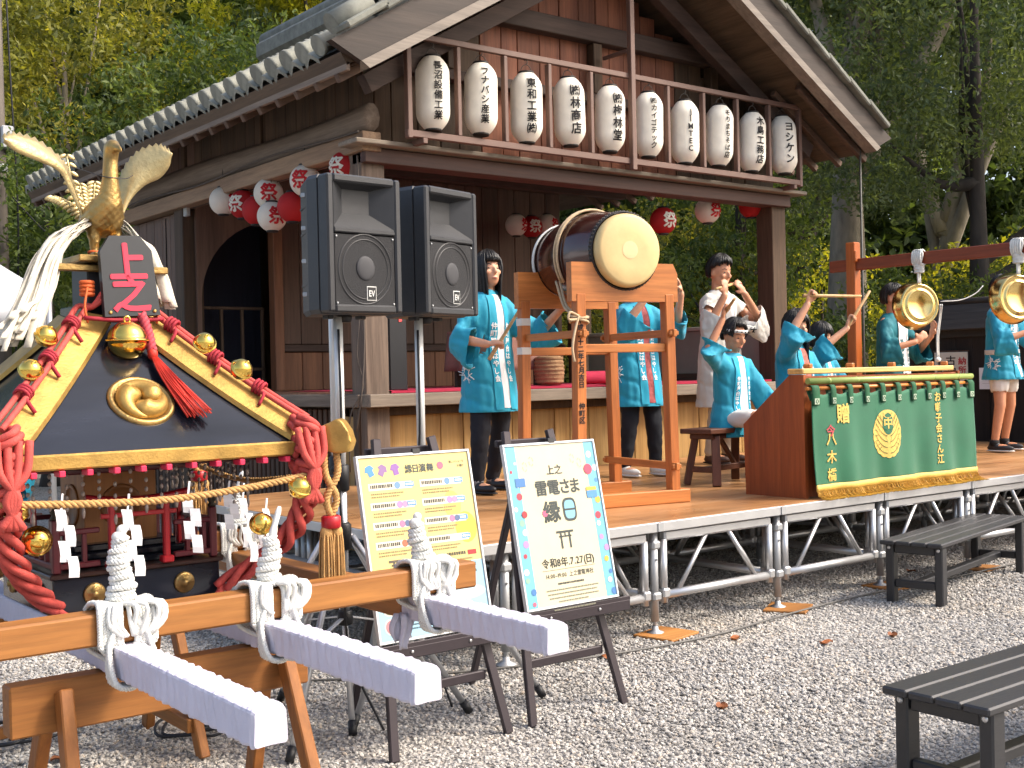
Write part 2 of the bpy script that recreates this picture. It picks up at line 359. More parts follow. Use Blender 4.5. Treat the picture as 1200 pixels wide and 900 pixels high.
def building():
    t=thing('pavilion','old dark wooden shrine pavilion with tiled gable roof behind the stage','pavilion',(6.95,9.5,0),world=True)
    def bx(n,x0,x1,y0,y1,z0,z1,m,par=t,bev=.006): b=B(); b.box(((x0+x1)/2,(y0+y1)/2,(z0+z1)/2),(x1-x0,y1-y0,z1-z0),bev); return obj(n,b,m,par)
    # columns
    for x,y in((4.63,7.6),(9.21,7.6),(4.65,10.9),(9.21,10.45),(9.25,13.2)):
        bx('column',x-.1,x+.1,y-.1,y+.1,.1,3.03,W_col if y<8 and x<5 else W_dark)
    # floor, edge and skirts
    fl=bx('floor',4.6,9.3,7.55,12.2,1.18,1.28,W_wallL)
    bx('floor_edge',4.50,9.35,7.40,7.53,1.17,1.265,W_greyX); bx('floor_edge',4.48,4.60,7.535,12.2,1.17,1.265,W_grey)
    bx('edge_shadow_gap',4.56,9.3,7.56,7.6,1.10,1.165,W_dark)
    x=4.545; k=0
    while x<9.25:                                   # yellow cedar skirt, board by board
        wd=random.uniform(.17,.30); bx('skirt_board',x,min(x+wd,9.3)-.006,7.62+random.uniform(0,.006),7.65,.1,1.10,W_yel,bev=.004); x+=wd
    bx('skirt_corner_post',4.51,4.545,7.585,7.66,.1,1.165,W_dark)
    y=7.66
    for k in range(2): bx('skirt_board',4.54,4.57,y,y+.12,.1,1.10,W_yel); y+=.126
    bx('skirt_backing',4.66,4.70,7.95,12.2,.1,1.16,W_dark)
    me=None; y=7.97
    while y<12.1:
        if me is None: o=bx('skirt_slat',4.60,4.655,y,y+.055,.1,1.15,wood('skirt_slats','3a241a','5f4231','Z',6,.6,.2,.2)); me=o.data; y0=y
        else: share('skirt_slat',me,t,(6.95,9.5+y-y0,0))
        y+=.083
    # front beams
    bx('front_beam',4.53,9.32,7.44,7.62,2.95,3.06,wood('inner_beam','3a2620','5c4036','X',6,.6,.2,.1)); bx('front_beam',4.40,9.45,7.34,7.60,3.065,3.10,W_greyX)
    # side beams and boards above the opening
    bx('side_beam',4.50,4.66,7.42,12.2,3.03,3.17,wood('side_beam_timber','6f5644','a08468','Y',6,.7,.25,.1))
    b=B(); b.loft([((4.60,y,3.29+.025*math.sin(y*1.3)),(.07,0,0),(0,0,.105)) for y in np.linspace(7.45,12.2,14)],10); obj('log_beam',b,W_grey,t)
    y=7.62
    while y<12.1:
        wd=random.uniform(.16,.26); bx('side_board',4.61,4.64,y,y+wd-.005,3.36,3.86,W_wall if y>10.5 else W_dark); y+=wd
    for y in(9.2,10.8): bx('side_stud',4.58,4.64,y,y+.07,3.36,3.86,W_dark)
    bx('wall_plate',4.54,4.66,7.3,13.6,3.80,3.92,W_darkY)
    # left wall beyond the side column
    y=11.02
    while y<12.15:
        bx('wall_board',4.60,4.63,y,y+.195,.1,3.02,W_wall); y+=.2
    b=B(); b.box((6.95,12.2,2.2),(4.6,.06,3.6)); obj('rear_wall',b,W_dark,t)
    b=B(); b.tube(arc([V((4.485,y,3.185+.02*math.sin(y*2.3))) for y in np.linspace(7.45,12.1,16)],3),.009,6); obj('cable',b,mat('old_cable','4f453d',.7),t)
    b=B(); b.tube(arc([V((4.50,7.50,3.0)),V((4.50,7.48,2.4)),V((4.505,7.47,1.7)),V((4.47,7.46,1.3)),V((4.44,7.5,1.0))],5),.008,6); b.tube(arc([V((4.51,7.52,1.9)),V((4.46,7.50,1.55)),V((4.50,7.49,1.32)),V((4.42,7.55,1.1)),V((4.44,7.6,.7))],5),.006,6); obj('cable',b,MATS['old_cable'],t)
    b=B(); b.tube([(9.80,6.98,3.55),(9.80,6.98,.0)],.011,8); obj('rain_pipe',b,mat('dark_pipe','4b4a45',.6),t)
    bx('junction_box',4.56,4.60,10.72,10.80,2.95,3.10,mat('grey_box','9a9a96',.6))
    # gable wall
    x=4.62
    while x<9.3:
        wd=random.uniform(.15,.24); xm=x+wd/2; m=W_sunred if 5.75<xm<8.1 else W_dark  # redder middle boards: the sun patch on the gable put into colour
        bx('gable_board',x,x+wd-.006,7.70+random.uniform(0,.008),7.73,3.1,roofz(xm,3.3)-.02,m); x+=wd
    bx('gable_tie_beam',5.0,8.9,7.58,7.695,4.22,4.37,W_darkX); bx('gable_tie_beam',4.6,9.3,7.60,7.695,3.70,3.78,W_darkX)
    for x in(5.45,6.98,8.45): bx('gable_stud',x-.05,x+.05,7.60,7.695,3.785,4.215,W_dark)
    for s in(-1,1):                               # inner struts following the roof
        b=B(); b.bar((CX+s*2.5,7.35,roofz(CX+2.5,3.22)),(CX,7.35,roofz(CX,3.22)),.10,.14); obj('purlin_strut',b,W_darkX,t)
    # roof: deck, rafters, barge boards, tiles
    roof=B()
    for s in(-1,1):
        a=V((CX+s*2.92,0,roofz(CX+2.92,3.44))); r_=V((CX,0,roofz(CX,3.44))); n=V((s*SL,0,1)).normalized()
        P=[]
        for y in(YV,YB):
            for q in(a,r_):
                for h in(0,.09): P.append(V((q.x,y,q.z))+n*h)
        roof.add(P,[(0,2,3,1),(4,5,7,6),(0,4,6,2),(1,3,7,5),(0,1,5,4),(2,6,7,3)])
    ro=obj('roof',roof,W_darkY,t)
    for k in range(24):
        y=7.0+k*.29; b=B(); b.bar((4.06,y,roofz(4.06,3.375)),(5.0,y,roofz(5.0,3.375)),.05,.06)
        if k==0: rm=obj('rafter',b,wood('rafters','3a2a22','6d5544','X',6,.7,.2,.15),ro); y0=y
        else: share('rafter',rm.data,ro,(6.95,9.5+y-y0,0))
    for k in range(14):
        y=7.0+k*.29; b=B(); b.bar((9.9,y,roofz(9.9,3.375)),(8.9,y,roofz(8.9,3.375)),.05,.06)
        if k==0: rm2=obj('rafter',b,MATS['rafters'],ro); y0=y
        else: share('rafter',rm2.data,ro,(6.95,9.5+y-y0,0))
    b=B(); b.bar((4.07,YV,roofz(4.07,3.43)),(4.07,YB,roofz(4.07,3.43)),.03,.06); obj('eave_board',b,W_grey,ro)
    for s in(-1,1):                               # barge boards with a pale lower moulding
        n=V((s*SL,0,1)).normalized()
        def pt(x,h,y): return V((CX+s*x,y,roofz(CX+x,3.37)))+n*h
        b=B(); b.add([pt(2.80,0,6.80),pt(0,0,6.80),pt(0,.25,6.80),pt(2.95,.25,6.80),pt(2.80,0,6.865),pt(0,0,6.865),pt(0,.25,6.865),pt(2.95,.25,6.865)],[(0,1,2,3),(4,7,6,5),(0,4,5,1),(3,2,6,7),(0,3,7,4),(1,5,6,2)]); obj('barge_board',b,W_barge,ro)
        b=B(); b.add([pt(2.81,-.02,6.775),pt(0,-.02,6.775),pt(0,.045,6.775),pt(2.84,.045,6.775),pt(2.81,-.02,6.90),pt(0,-.02,6.90),pt(0,.045,6.797),pt(2.84,.045,6.797)],[(0,1,2,3),(4,7,6,5),(0,4,5,1),(3,2,6,7),(0,3,7,4),(1,5,6,2)]); obj('barge_moulding',b,wood('pale_moulding','5f554c','8f8579','X',6,.5,.2,.05),ro)
        # gable edge tiles stepping up the slope
        for k in range(10):
            x=2.98-k*.30; b=B()
            c0=V((CX+s*x,6.84,roofz(CX+x,3.70))); c1=V((CX+s*(x-.33),6.84,roofz(CX+x-.33,3.70)))
            b.bar(c0,c1+n*.02,.20,.05,.012); b.tube([c0+n*.05+V((0,.08,0)),c1+n*.07+V((0,.08,0))],.075,10)
            obj('verge_tile',b,TILE,ro)
    ang=math.atan(SL); b=B(); M=Matrix.Rotation(PI/2,3,'Y')   # a round cover tile lying along +x
    b.lathe([(.075,0),(.075,.03),(.066,.032),(.066,.60)],12,M.to_4x4()); tm=b.mesh('cover_tile',TILE)
    b=B(); b.grid(lambda u,w_:V((-.02+u*.6,(w_-.5)*.19,.03*math.cos((w_-.5)*PI*2)-.035)),1,6); b.add([V((-.02,(w_-.5)*.19,.03*math.cos((w_-.5)*PI*2)-.035-h)) for h in(0,.035) for w_ in np.linspace(0,1,7)],[[i,i+1,i+8,i+7] for i in range(6)]); pm=b.mesh('pan_tile',TILE)
    for c in range(29):
        for r_ in range(5):
            x=3.99+r_*.5*math.cos(ang)*1.0; y=7.13+c*.232
            share('cover_tile',tm,ro,(x,y,roofz(x,3.655)+.012*r_*0),(0,-ang+.01,0))
            if r_<2: share('pan_tile',pm,ro,(x,y+.116,roofz(x,3.64)),(0,-ang+.01,0))
    rt=B(); b=B(); b.lathe([(.075,0),(.07,.02),(.066,3.3)],8,Matrix.Rotation(-PI/2,4,'Y'))
    for c in range(29): rt.join(B().join(b).xf(Matrix.Translation((9.97,7.13+c*.232,roofz(9.97,3.655)))@Matrix.Rotation(ang,4,'Y')))
    obj('far_slope_tiles',rt,TILE,ro,'stuff')
    b=B(); b.box((CX,10.3,5.52),(.32,7.0,.25),.05); b.tube([(CX,6.8,5.68),(CX,13.8,5.68)],.10,10); obj('ridge_tiles',b,TILE,ro)
    # room inside: ceiling, back wall with a round-headed opening, lower boards, right-hand rail panel
    bx('ceiling',4.66,9.2,7.76,10.75,3.50,3.56,W_dark)
    for y in(8.6,9.6): bx('ceiling_beam',4.7,9.2,y,y+.1,3.30,3.495,W_darkX)
    x=5.52
    while x<9.2:
        bx('back_board',x,min(x+.225,9.2),10.74,10.77,1.74,3.5,W_wall); bx('back_board',x,min(x+.225,9.2),10.73,10.765,1.28,1.66,W_wallL); x+=.23
    bx('back_rail',5.5,9.2,10.69,10.765,1.665,1.735,W_darkX); bx('door_post',5.42,5.52,10.66,10.78,1.28,3.02,W_wallL)
    arch=[(4.66,1.28),(4.70,1.28)]+[(5.50-.80*math.cos(a),2.15+.80*math.sin(a)) for a in np.linspace(0,PI/2,12)]+[(5.42,2.95),(5.42,3.5),(4.66,3.5)]
    b=B(); b.prism(arch,0,.04,Matrix.Translation((0,10.78,0))@Matrix.Rotation(PI/2,4,'X')); obj('arched_wall',b,W_wall,t)
    bx('arch_dark_sheet',4.6,5.6,11.3,11.34,1.28,3.0,mat('dark_room_blue','1b1d2b',.9,0,.2,4,.4,8,stretch=(6,6,.5)))  # dark blue sheet standing in for the darkness of the room beyond
    b=B()
    for x in np.linspace(4.75,5.4,4): b.bar((x,10.9,1.28),(x,10.9,2.1),.03,.03)
    for z in(1.5,2.1): b.bar((4.7,10.9,z),(5.42,10.9,z),.03,.03)
    obj('lattice',b,W_dark,t)
    bx('rail_panel',9.20,9.24,7.72,10.3,1.28,1.80,mat('grey_green_panel','8a8b7c',.7,0,.1,3)); bx('rail_cap',9.16,9.28,7.72,10.3,1.80,1.84,mat('grey_green_cap','9fa091',.6))
    bx('rail_foot',9.15,9.2,7.72,10.3,1.28,1.36,W_darkY)
    return t
building()
def drapes():
    RED=mat('red_felt','a5203f',.9,0,.15,8,.2,200)
    b=B(); b.grid(lambda u,v:V((4.74+u*4.3,7.50+v*1.9,1.287+.004*math.sin(u*40)*math.cos(v*9))),60,10); b.grid(lambda u,v:V((4.74+u*4.3,7.50-.012,1.287-v*.018)),60,1); solo('red_carpet',b,RED,'thin red felt carpet laid along the pavilion floor edge','carpet')
    b=B(); P=[]
    for k in range(60): a=k*.42; r_=.014+k*.0007; P.append((r_*math.cos(a),r_*math.sin(a)))
    b.lathe([(.055,0),(.058,.02),(.058,.60),(.055,.62)],18,Matrix.Translation((6.85,7.82,1.345))@Matrix.Rotation(PI/2,4,'Y')); solo('rolled_carpet',b,RED,'bright red felt carpet rolled up on the pavilion floor','carpet')
    t=thing('low_table','low table draped with a brown cloth inside the pavilion behind the drum stand','table',(6.35,8.3,1.287))
    b=B(); b.slab(lambda u,v:(V((-.35+u*.7,-.25-.03*math.sin(u*19)*v*v-v*.03,.48-v*.34)),V((0,-1,.1)).normalized()),24,6,.008); b.box((0,0,.475),(.72,.5,.02)); b.slab(lambda u,v:(V((-.35-v*.03-.02*math.sin(u*15)*v,-.25+u*.5,.48-v*.34)),V((-1,0,.1)).normalized()),16,6,.008); obj('cloth',b,mat('brown_cloth','7d5a4f',.95,0,.2,5,.3,120),t)
    for x in(-.28,.28):
        for y in(-.2,.2): b=B(); b.box((x,y,.23),(.05,.05,.46)); obj('leg',b,W_dark,t)
    b=B(); b.lathe([(.10,0),(.125,.05),(.13,.13),(.12,.21),(.10,.25),(.09,.25),(.09,.1)],18)
    for k in range(7): b.lathe([(.13-.003*abs(k-3),.02+k*.033),(.138-.004*abs(k-3),.03+k*.033),(.13-.003*abs(k-3),.042+k*.033)],18,None,True,False)
    b.xf(Matrix.Translation((6.62,7.92,1.29))); solo('woven_basket',b,mat('straw_basket','8e6f4e',.9,0,.25,20,.4,80),'round woven straw basket on the pavilion floor beside the draped table','basket')
    t=thing('black_cabinet','narrow black cabinet with a small red sticker beside the left pavilion column','cabinet',(4.88,7.68,1.287))
    b=B(); b.box((0,0,.32),(.16,.16,.64),.008); obj('case',b,mat('black_lacquer','14161c',.4),t)
    b=B(); b.box((.02,-.083,.53),(.03,.004,.03),.001); obj('sticker',b,mat('red_sticker','c94a4a',.6),t)
drapes()
# ------------------------------------------------------------ trees
def leaf_mat(name,c1,c2,c3,tr=.35):
    m,nt,p=new_mat(name); a=nt.nodes.new('ShaderNodeAttribute'); a.attribute_name='tone'
    o=ramp(nt,a.outputs['Fac'],[(0,c1),(.55,c2),(1,c3)]); nt.links.new(o,p.inputs['Base Color']); p.inputs['Roughness'].default_value=.5; p.inputs['Specular IOR Level'].default_value=.35
    t=nt.nodes.new('ShaderNodeBsdfTranslucent'); g=mixc(nt,1.0,o,(1.3,1.25,.5),'MULTIPLY'); nt.links.new(g,t.inputs[0])
    mx=nt.nodes.new('ShaderNodeMixShader'); mx.inputs[0].default_value=tr; nt.links.new(p.outputs[0],mx.inputs[1]); nt.links.new(t.outputs[0],mx.inputs[2]); nt.links.new(mx.outputs[0],nt.nodes['Material Output'].inputs[0])
    return m
L_dark=leaf_mat('evergreen_leaves',(.045,.075,.026),(.095,.14,.042),(.19,.24,.065),.5)
L_blue=leaf_mat('dull_green_leaves',(.055,.085,.047),(.11,.15,.07),(.18,.225,.09),.5)
L_yel=leaf_mat('yellow_green_leaves',(.16,.19,.025),(.40,.41,.045),(.68,.60,.06),.55)
L_mix=leaf_mat('mixed_leaves',(.10,.12,.03),(.26,.26,.05),(.50,.44,.07),.5)
def leaves_mesh(name,clumps,per,size,m,rng,up=.35):
    """clumps: (centre, radius); every leaf a small bent two-quad blade"""
    cs=[];
    for c,r in clumps:
        n=max(4,int(per*r*r)); d=rng.normal(size=(n,3)); d/=np.linalg.norm(d,axis=1)[:,None]; q=rng.uniform(.35,1.05,n)**.6
        cs.append(np.array(c)+d*(r*q)[:,None]*np.array([1,1,.75]))
    P=np.concatenate(cs); n=len(P)
    tone=np.clip(np.concatenate([np.full(max(4,int(per*r*r)),rng.uniform(.15,.85)) for c,r in clumps])+rng.normal(0,.16,n),0,1)
    a=rng.normal(size=(n,3)); a[:,2]-=.35; a/=np.linalg.norm(a,axis=1)[:,None]
    nn=rng.normal(size=(n,3)); nn[:,2]+=up*3; b=np.cross(a,nn); b/=np.linalg.norm(b,axis=1)[:,None]+1e-9; nr=np.cross(b,a)
    s=(size*rng.uniform(.6,1.3,n))[:,None]
    v=np.stack([P-a*s*.5,P-b*s*.22+nr*s*.06,P+a*s*.55-nr*s*.1,P+b*s*.22+nr*s*.06],1).reshape(-1,3)
    me=bpy.data.meshes.new(name); me.vertices.add(4*n); me.vertices.foreach_set('co',v.astype(np.float32).ravel())
    me.loops.add(6*n); i=np.arange(n)[:,None]*4; me.loops.foreach_set('vertex_index',(i+np.array([0,1,2,0,2,3])).ravel().astype(np.int32))
    me.polygons.add(2*n); me.polygons.foreach_set('loop_start',(np.arange(2*n)*3).astype(np.int32))
    at=me.attributes.new('tone','FLOAT','POINT'); at.data.foreach_set('value',np.repeat(tone,4).astype(np.float32))
    me.materials.append(m); me.update(calc_edges=True); return me
BARK=mat('grey_bark','8a8172',.9,0,.35,7,.6,25,stretch=(1,1,.35)); BARKD=mat('dark_bark','3b3530',.9,0,.35,7,.6,25,stretch=(1,1,.35))
def tree(label,loc,h,crown,nc,per,size,lm,trunk_r,bark=BARK,limbs=5,seed=1,lean=(0,0),name='broadleaf_tree',group=None,fork=.35,low=None):
    """crown: list of (dx,dy,z,rx,ry,rz) lobes"""
    rng=np.random.default_rng(seed); t=thing(name,label,'tree',loc,group=group); rd=random.Random(seed)
    b=B(); top=h*.75; fz=h*fork
    b.tube(arc([(0,0,-.1),(lean[0]*.3+.05,lean[1]*.3,fz*.5),(lean[0]*.6,lean[1]*.6,fz),(lean[0],lean[1],top)],5),[trunk_r*(1.35 if k==0 else 1.1 if k<2 else 1-.8*(k/15)**1.3) for k in range(16)],12)
    for k in range(limbs):
        L=crown[k%len(crown)]; z0=fz*rd.uniform(.8,1.3); s=V((lean[0]*.6,lean[1]*.6,z0)); e=V((L[0]+rd.uniform(-.4,.4)*L[3],L[1]+rd.uniform(-.4,.4)*L[4],L[2]+rd.uniform(-.2,.5)*L[5]))
        mid=s.lerp(e,.5)+V((rd.uniform(-.3,.3),rd.uniform(-.3,.3),-.1*h*.3))
        r0=trunk_r*rd.uniform(.35,.55); b.tube(arc([s,mid,e],5),[r0*(1-.85*i/10) for i in range(11)],8)
    obj('trunk',b,bark,t)
    cl=[]
    for L in crown:
        for k in range(nc):
            d=rng.normal(size=3); d/=np.linalg.norm(d); q=rng.uniform(.3,1)**.45
            cl.append(((L[0]+d[0]*L[3]*q,L[1]+d[1]*L[4]*q,L[2]+d[2]*L[5]*q),rng.uniform(.28,.62)*min(1.0,.35+.22*L[3])))
    me=leaves_mesh('crown',cl,per,size,lm,rng); o=bpy.data.objects.new('crown',me); COL.objects.link(o); o.parent=t
    return t
def polar(px,d):   # ground point seen at photo column px and distance d along the view axis
    x=(px-600)/1400*d; return (.787*x+.617*d,-.617*x+.787*d,0)
def forest():
    G='trees around the pavilion'
    # left: yellow-green crowns high behind the roof, dark evergreen lower down
    tree('tall yellow-green tree lit by sun above the left roof slope',polar(330,25),10.5,[(0,0,8.6,2.2,2.2,1.7),(1.2,-.6,9.6,1.8,1.8,1.4),(-.9,.2,7.2,1.6,1.6,1.3)],85,520,.14,L_yel,.22,seed=3,group=G)
    tree('olive and yellow tree at the top left corner of the view',polar(85,22),10,[(0,0,6.6,2.3,2.3,1.9),(.3,.4,8.6,2.0,2.0,1.6),(-1.4,0,7.4,1.8,1.8,1.5)],85,520,.13,L_mix,.2,seed=4,group=G)
    tree('dark evergreen tree behind the golden phoenix',polar(60,16.5),6.2,[(0,0,3.9,1.9,1.9,1.5),(.9,-.6,3.1,1.5,1.5,1.2),(-1.0,.6,3.2,1.5,1.5,1.3),(.2,0,1.8,1.8,1.8,1.1)],75,600,.11,L_dark,.16,BARKD,seed=5,group=G)
    tree('dark evergreen tree rising behind the left roof edge',polar(200,21),8,[(0,0,5.4,2.2,2.2,1.7),(1.4,-1.0,6.4,1.9,1.9,1.4),(-1.2,.8,4.0,1.8,1.8,1.5),(.3,0,2.4,2,2,1.2)],80,520,.13,L_dark,.2,BARKD,seed=6,group=G)
    tree('green tree behind the roof ridge at the left verge',polar(410,24),10.5,[(0,0,8.4,2.0,2.0,1.8),(.8,-.8,7,1.8,1.8,1.6),(-.6,0,10.2,1.8,1.8,1.3)],80,500,.13,L_blue,.2,BARKD,seed=7,group=G)
    # right: pale forked trunks and the big dull green crown
    tree('old tree with a thick pale grey forked trunk right of the pavilion',polar(985,16.5),9,[(1.6,-.8,7.8,2.0,2.0,1.4),(-.6,.6,8.2,1.8,1.8,1.3),(.4,0,6.9,1.4,1.4,.7)],80,480,.13,L_blue,.34,BARK,7,seed=8,lean=(.3,-.1),group=G,fork=.48)
    tree('leaning grey-barked tree behind the hanging gong',polar(1045,17.5),8,[(2.0,-1.2,6.2,2.0,2.0,1.5),(.8,-.2,7.4,1.9,1.9,1.4)],80,480,.13,L_blue,.24,BARK,6,seed=9,lean=(.9,-.9),group=G)
    tree('large dull green leafy tree filling the top right corner',polar(1150,15),8.5,[(0,0,5.6,2.0,2.0,1.5),(1.3,-1.2,4.6,1.7,1.7,1.2),(-1.0,.8,4.2,1.3,1.3,.9),(.2,-.2,7.2,2.0,2.0,1.3),(1.2,-1.4,3.3,1.3,1.3,.7)],105,720,.088,L_blue,.2,BARKD,seed=10,group=G)
    tree('tall dark tree standing behind the right roof edge',polar(940,23),10,[(0,0,8.2,2.2,2.2,1.8),(.8,-.8,6,2.0,2.0,1.5),(-.8,.8,4.3,1.8,1.8,1.3)],80,480,.14,L_dark,.2,BARKD,seed=11,group=G)
    tree('bright yellow-green shrub tree between the grey trunks',polar(965,20),3.6,[(0,0,2.2,1.2,1.2,1.2),(.8,-.5,1.5,1,1,.9)],70,560,.11,L_yel,.1,BARKD,seed=12,group=G)
    tree('slim dark trunked tree seen through the open pavilion side',polar(870,19),7,[(0,0,4.6,1.7,1.7,1.1),(.4,0,3,1.2,1.2,.9)],70,520,.11,L_dark,.17,BARKD,seed=13,group=G)
    tree('leafy green tree seen behind the big drum through the pavilion',polar(770,20),4.5,[(0,0,2.9,1.6,1.6,1.2),(.8,-.8,2.2,1.3,1.3,1.1),(-.8,.8,2.0,1.3,1.3,1.1)],75,560,.11,L_mix,.12,BARKD,seed=14,group=G)
    tree('dark shrub tree beside the flute player behind the pavilion rail',polar(835,18),3.8,[(0,0,2.4,1.3,1.3,1.1),(.2,.4,1.2,1.4,1.4,1)],75,560,.1,L_dark,.1,BARKD,seed=15,group=G)
    tree('sunlit yellow-green shrub growing above the plank fence',polar(1175,16.8),3.5,[(0,0,2.5,1.1,1.1,.6),(-.7,.5,2.1,.9,.9,.6)],75,560,.09,L_yel,.08,BARKD,seed=16,group=G)
    tree('dark glossy shrub behind the gong and its post',polar(1060,15),2.9,[(0,0,1.6,1.2,1.2,1.0),(.9,-.6,1.9,1.0,1.0,.8),(-.8,.6,1.2,1,1,.9)],80,600,.09,L_dark,.08,BARKD,seed=17,group=G)
    # shade trees beyond the right edge of the view
    0 and tree('tall shade tree standing beyond the right edge of the yard',(11.3,-3.4,0),10,[(0,0,7.6,2.6,2.6,1.3),(-1.6,.8,8.4,1.8,1.8,1.0),(1.5,-.8,8.2,1.8,1.8,1.0)],46,330,.16,L_blue,.25,BARKD,seed=31,group=G)
    0 and tree('second shade tree standing beyond the right edge of the yard',(8.3,-6.2,0),10.5,[(0,0,8.2,2.2,2.2,1.2),(1.4,.9,8.8,1.8,1.8,1.0)],42,330,.16,L_blue,.25,BARKD,seed=32,group=G)
    # the wood behind, one mass
    rng=np.random.default_rng(21); cl=[]
    for k in range(4800):
        an=rng.uniform(-42,42); d=rng.uniform(26,34); x=math.tan(R(an))*d; P=polar(600+x/d*1400,d); cl.append(((P[0],P[1],rng.uniform(0,1)**1.25*(13.5 if an>4 else 12.5)),rng.uniform(.6,1.1)))
    me=leaves_mesh('distant_wood',cl,105,.30,L_dark,rng); o=bpy.data.objects.new('distant_wood',me); COL.objects.link(o); tag(o,'dense dark green wood closing off the view behind everything','wood',kind='stuff')
forest()
# ------------------------------------------------------------ aluminium stage
ALU=mat('aluminium','c3c4c6',.38,.75,.08,5,.03,80); ALUD=mat('dull_aluminium','a9abad',.5,.6,.12,6,.05,60)
def deck_mat():
    m,nt,p=new_mat('varnished_deck_plywood'); v,_=coords(nt,(.12,1,1)); n=noise_tex(nt,v,6,6,.65,1.2); v2,_=coords(nt,(1,1,1)); n2=noise_tex(nt,v2,1.3,4)
    o=ramp(nt,n,[(.25,S('7d5637')),(.5,S('ae7f52')),(.78,S('c7a078'))]); o=mixc(nt,1.0,o,ramp(nt,n2,[(.3,(.75,.72,.7)),(.7,(1.1,1.08,1.05))]),'MULTIPLY')
    nt.links.new(o,p.inputs['Base Color']); nt.links.new(ramp(nt,n2,[(.3,(.25,.25,.25)),(.7,(.5,.5,.5))]),p.inputs['Roughness']); bump(nt,n,p,.08,.004); return m
LEGX=[3.44+.99*k for k in range(8)]; STY=4.45
def stage():
    t=thing('stage_platform','low modular aluminium stage with varnished orange wooden deck','stage',(7,6,0),world=True)
    D=deck_mat()
    def bx(n,x0,x1,y0,y1,z0,z1,m,bev=.003): b=B(); b.box(((x0+x1)/2,(y0+y1)/2,(z0+z1)/2),(x1-x0,y1-y0,z1-z0),bev); return obj(n,b,m,t)
    xs=[3.20]+LEGX[1:]+[LEGX[-1]+.9]; ys=[4.445,6.03,7.60]
    for i in range(len(xs)-1):
        for j in range(2): bx('deck_board',xs[i]+.001,xs[i+1]-.001,ys[j]+.001,ys[j+1]-.001,.582,.600,D,.002)
    for i in range(len(xs)-1):
        bx('deck_edge',xs[i]+.004,xs[i+1]-.004,4.425,4.4435,.548,.598,ALU); 
    bx('deck_edge',3.18,3.1985,4.43,7.6,.548,.598,ALU)
    for x in xs[1:-1]: bx('edge_plate',x-.02,x+.02,4.420,4.4245,.55,.597,ALUD,.001)
    # one frame bay: top rail, bottom rail, two uprights, two braces
    b=B(); b.box((.495,0,.518),(.86,.045,.055),.016); top=b.mesh('top_rail',ALU)
    b=B(); b.tube([(.09,0,.205),(.90,0,.205)],.0235,12); bot=b.mesh('bottom_rail',ALU)
    b=B(); b.tube([(0,0,.165),(0,0,.50)],.0215,12); b.box((0,0,.215),(.052,.055,.05),.008); up=b.mesh('upright',ALU)
    b=B(); b.tube([(.18,0,.22),(.40,0,.495)],.0135,10); br1=b.mesh('brace',ALU)
    b=B(); b.tube([(.58,0,.495),(.80,0,.22)],.0135,10); br2=b.mesh('brace',ALU)
    b=B(); b.tube([(0,0,.075),(0,0,.545)],.0225,12); b.box((0,0,.475),(.06,.06,.045),.01); b.box((0,0,.205),(.062,.062,.045),.01); b.tube([(-.01,-.03,.40),(0,-.02,.40)],.006,6); leg=b.mesh('leg',ALUD)
    b=B(); b.tube([(0,0,.012),(0,0,.12)],.011,10); b.lathe([(.05,.010),(.05,.016),(.018,.03),(.016,.05)],14); foot=b.mesh('jack_foot',ALUD)
    def bay(x,y,a=0):
        q=Matrix.Rotation(a,3,'Z')
        share('top_rail',top,t,(x,y,0),(0,0,a)); share('bottom_rail',bot,t,(x,y,0),(0,0,a)); share('brace',br1,t,(x,y,0),(0,0,a)); share('brace',br2,t,(x,y,0),(0,0,a))
        for u in(.07,.92): o=q@V((u,0,0)); share('upright',up,t,(x+o.x,y+o.y,0),(0,0,a))
    rows=[STY+.03,5.45,6.45,7.42]
    for y in rows:
        for i,x in enumerate(LEGX):
            share('leg',leg,t,(x,y,0)); share('jack_foot',foot,t,(x,y,0))
            if i<len(LEGX)-1: bay(x,y)
    for x in LEGX[:-1]:
        for y in rows[:-1]: bay(x+.0,y+.01,PI/2)
    share('top_rail',top,t,(2.45,STY+.03,0),(0,0,0),(.9,1,1))if 0 else None
    PLY=wood('plywood_pad_timber','8a5a2b','b98146','X',6,.7,.1,.15)
    tags=['small plywood pad under the stage leg nearest the poster easel','small plywood pad under the second stage leg from the poster','small plywood pad under the stage leg hidden behind the far bench','small plywood pad under the stage leg beyond the far bench']
    for k,lb in zip((1,2,3,4),tags):
        b=B(); x=LEGX[k]
        b.box((x+.03,STY-.02,.010),(.26,.24,.014),.003,Matrix.Rotation(.3*(k%3-1)+.2,3,'Z'))
        tag(solo('plywood_pad',b,PLY,lb,'pad','plywood pads under the stage legs'))
    # dull metal step deck to the left of the stage
    s=thing('metal_step','low dull metal step standing against the left side of the stage','step',(2.95,5.9,0),world=True)
    b=B(); b.box((2.93,5.9,.38),(.46,1.6,.03),.006); obj('tread',b,mat('scuffed_metal','8d8f8e',.45,.5,.2,4,.1,40),s)
    for x in(2.74,3.12):
        for y in(5.15,5.9,6.65): b=B(); b.box((x,y,.18),(.04,.04,.36)); obj('leg',b,ALUD,s)
    b=B(); b.box((2.93,5.115,.31),(.42,.02,.1)); obj('apron',b,MATS['scuffed_metal'],s)
stage()
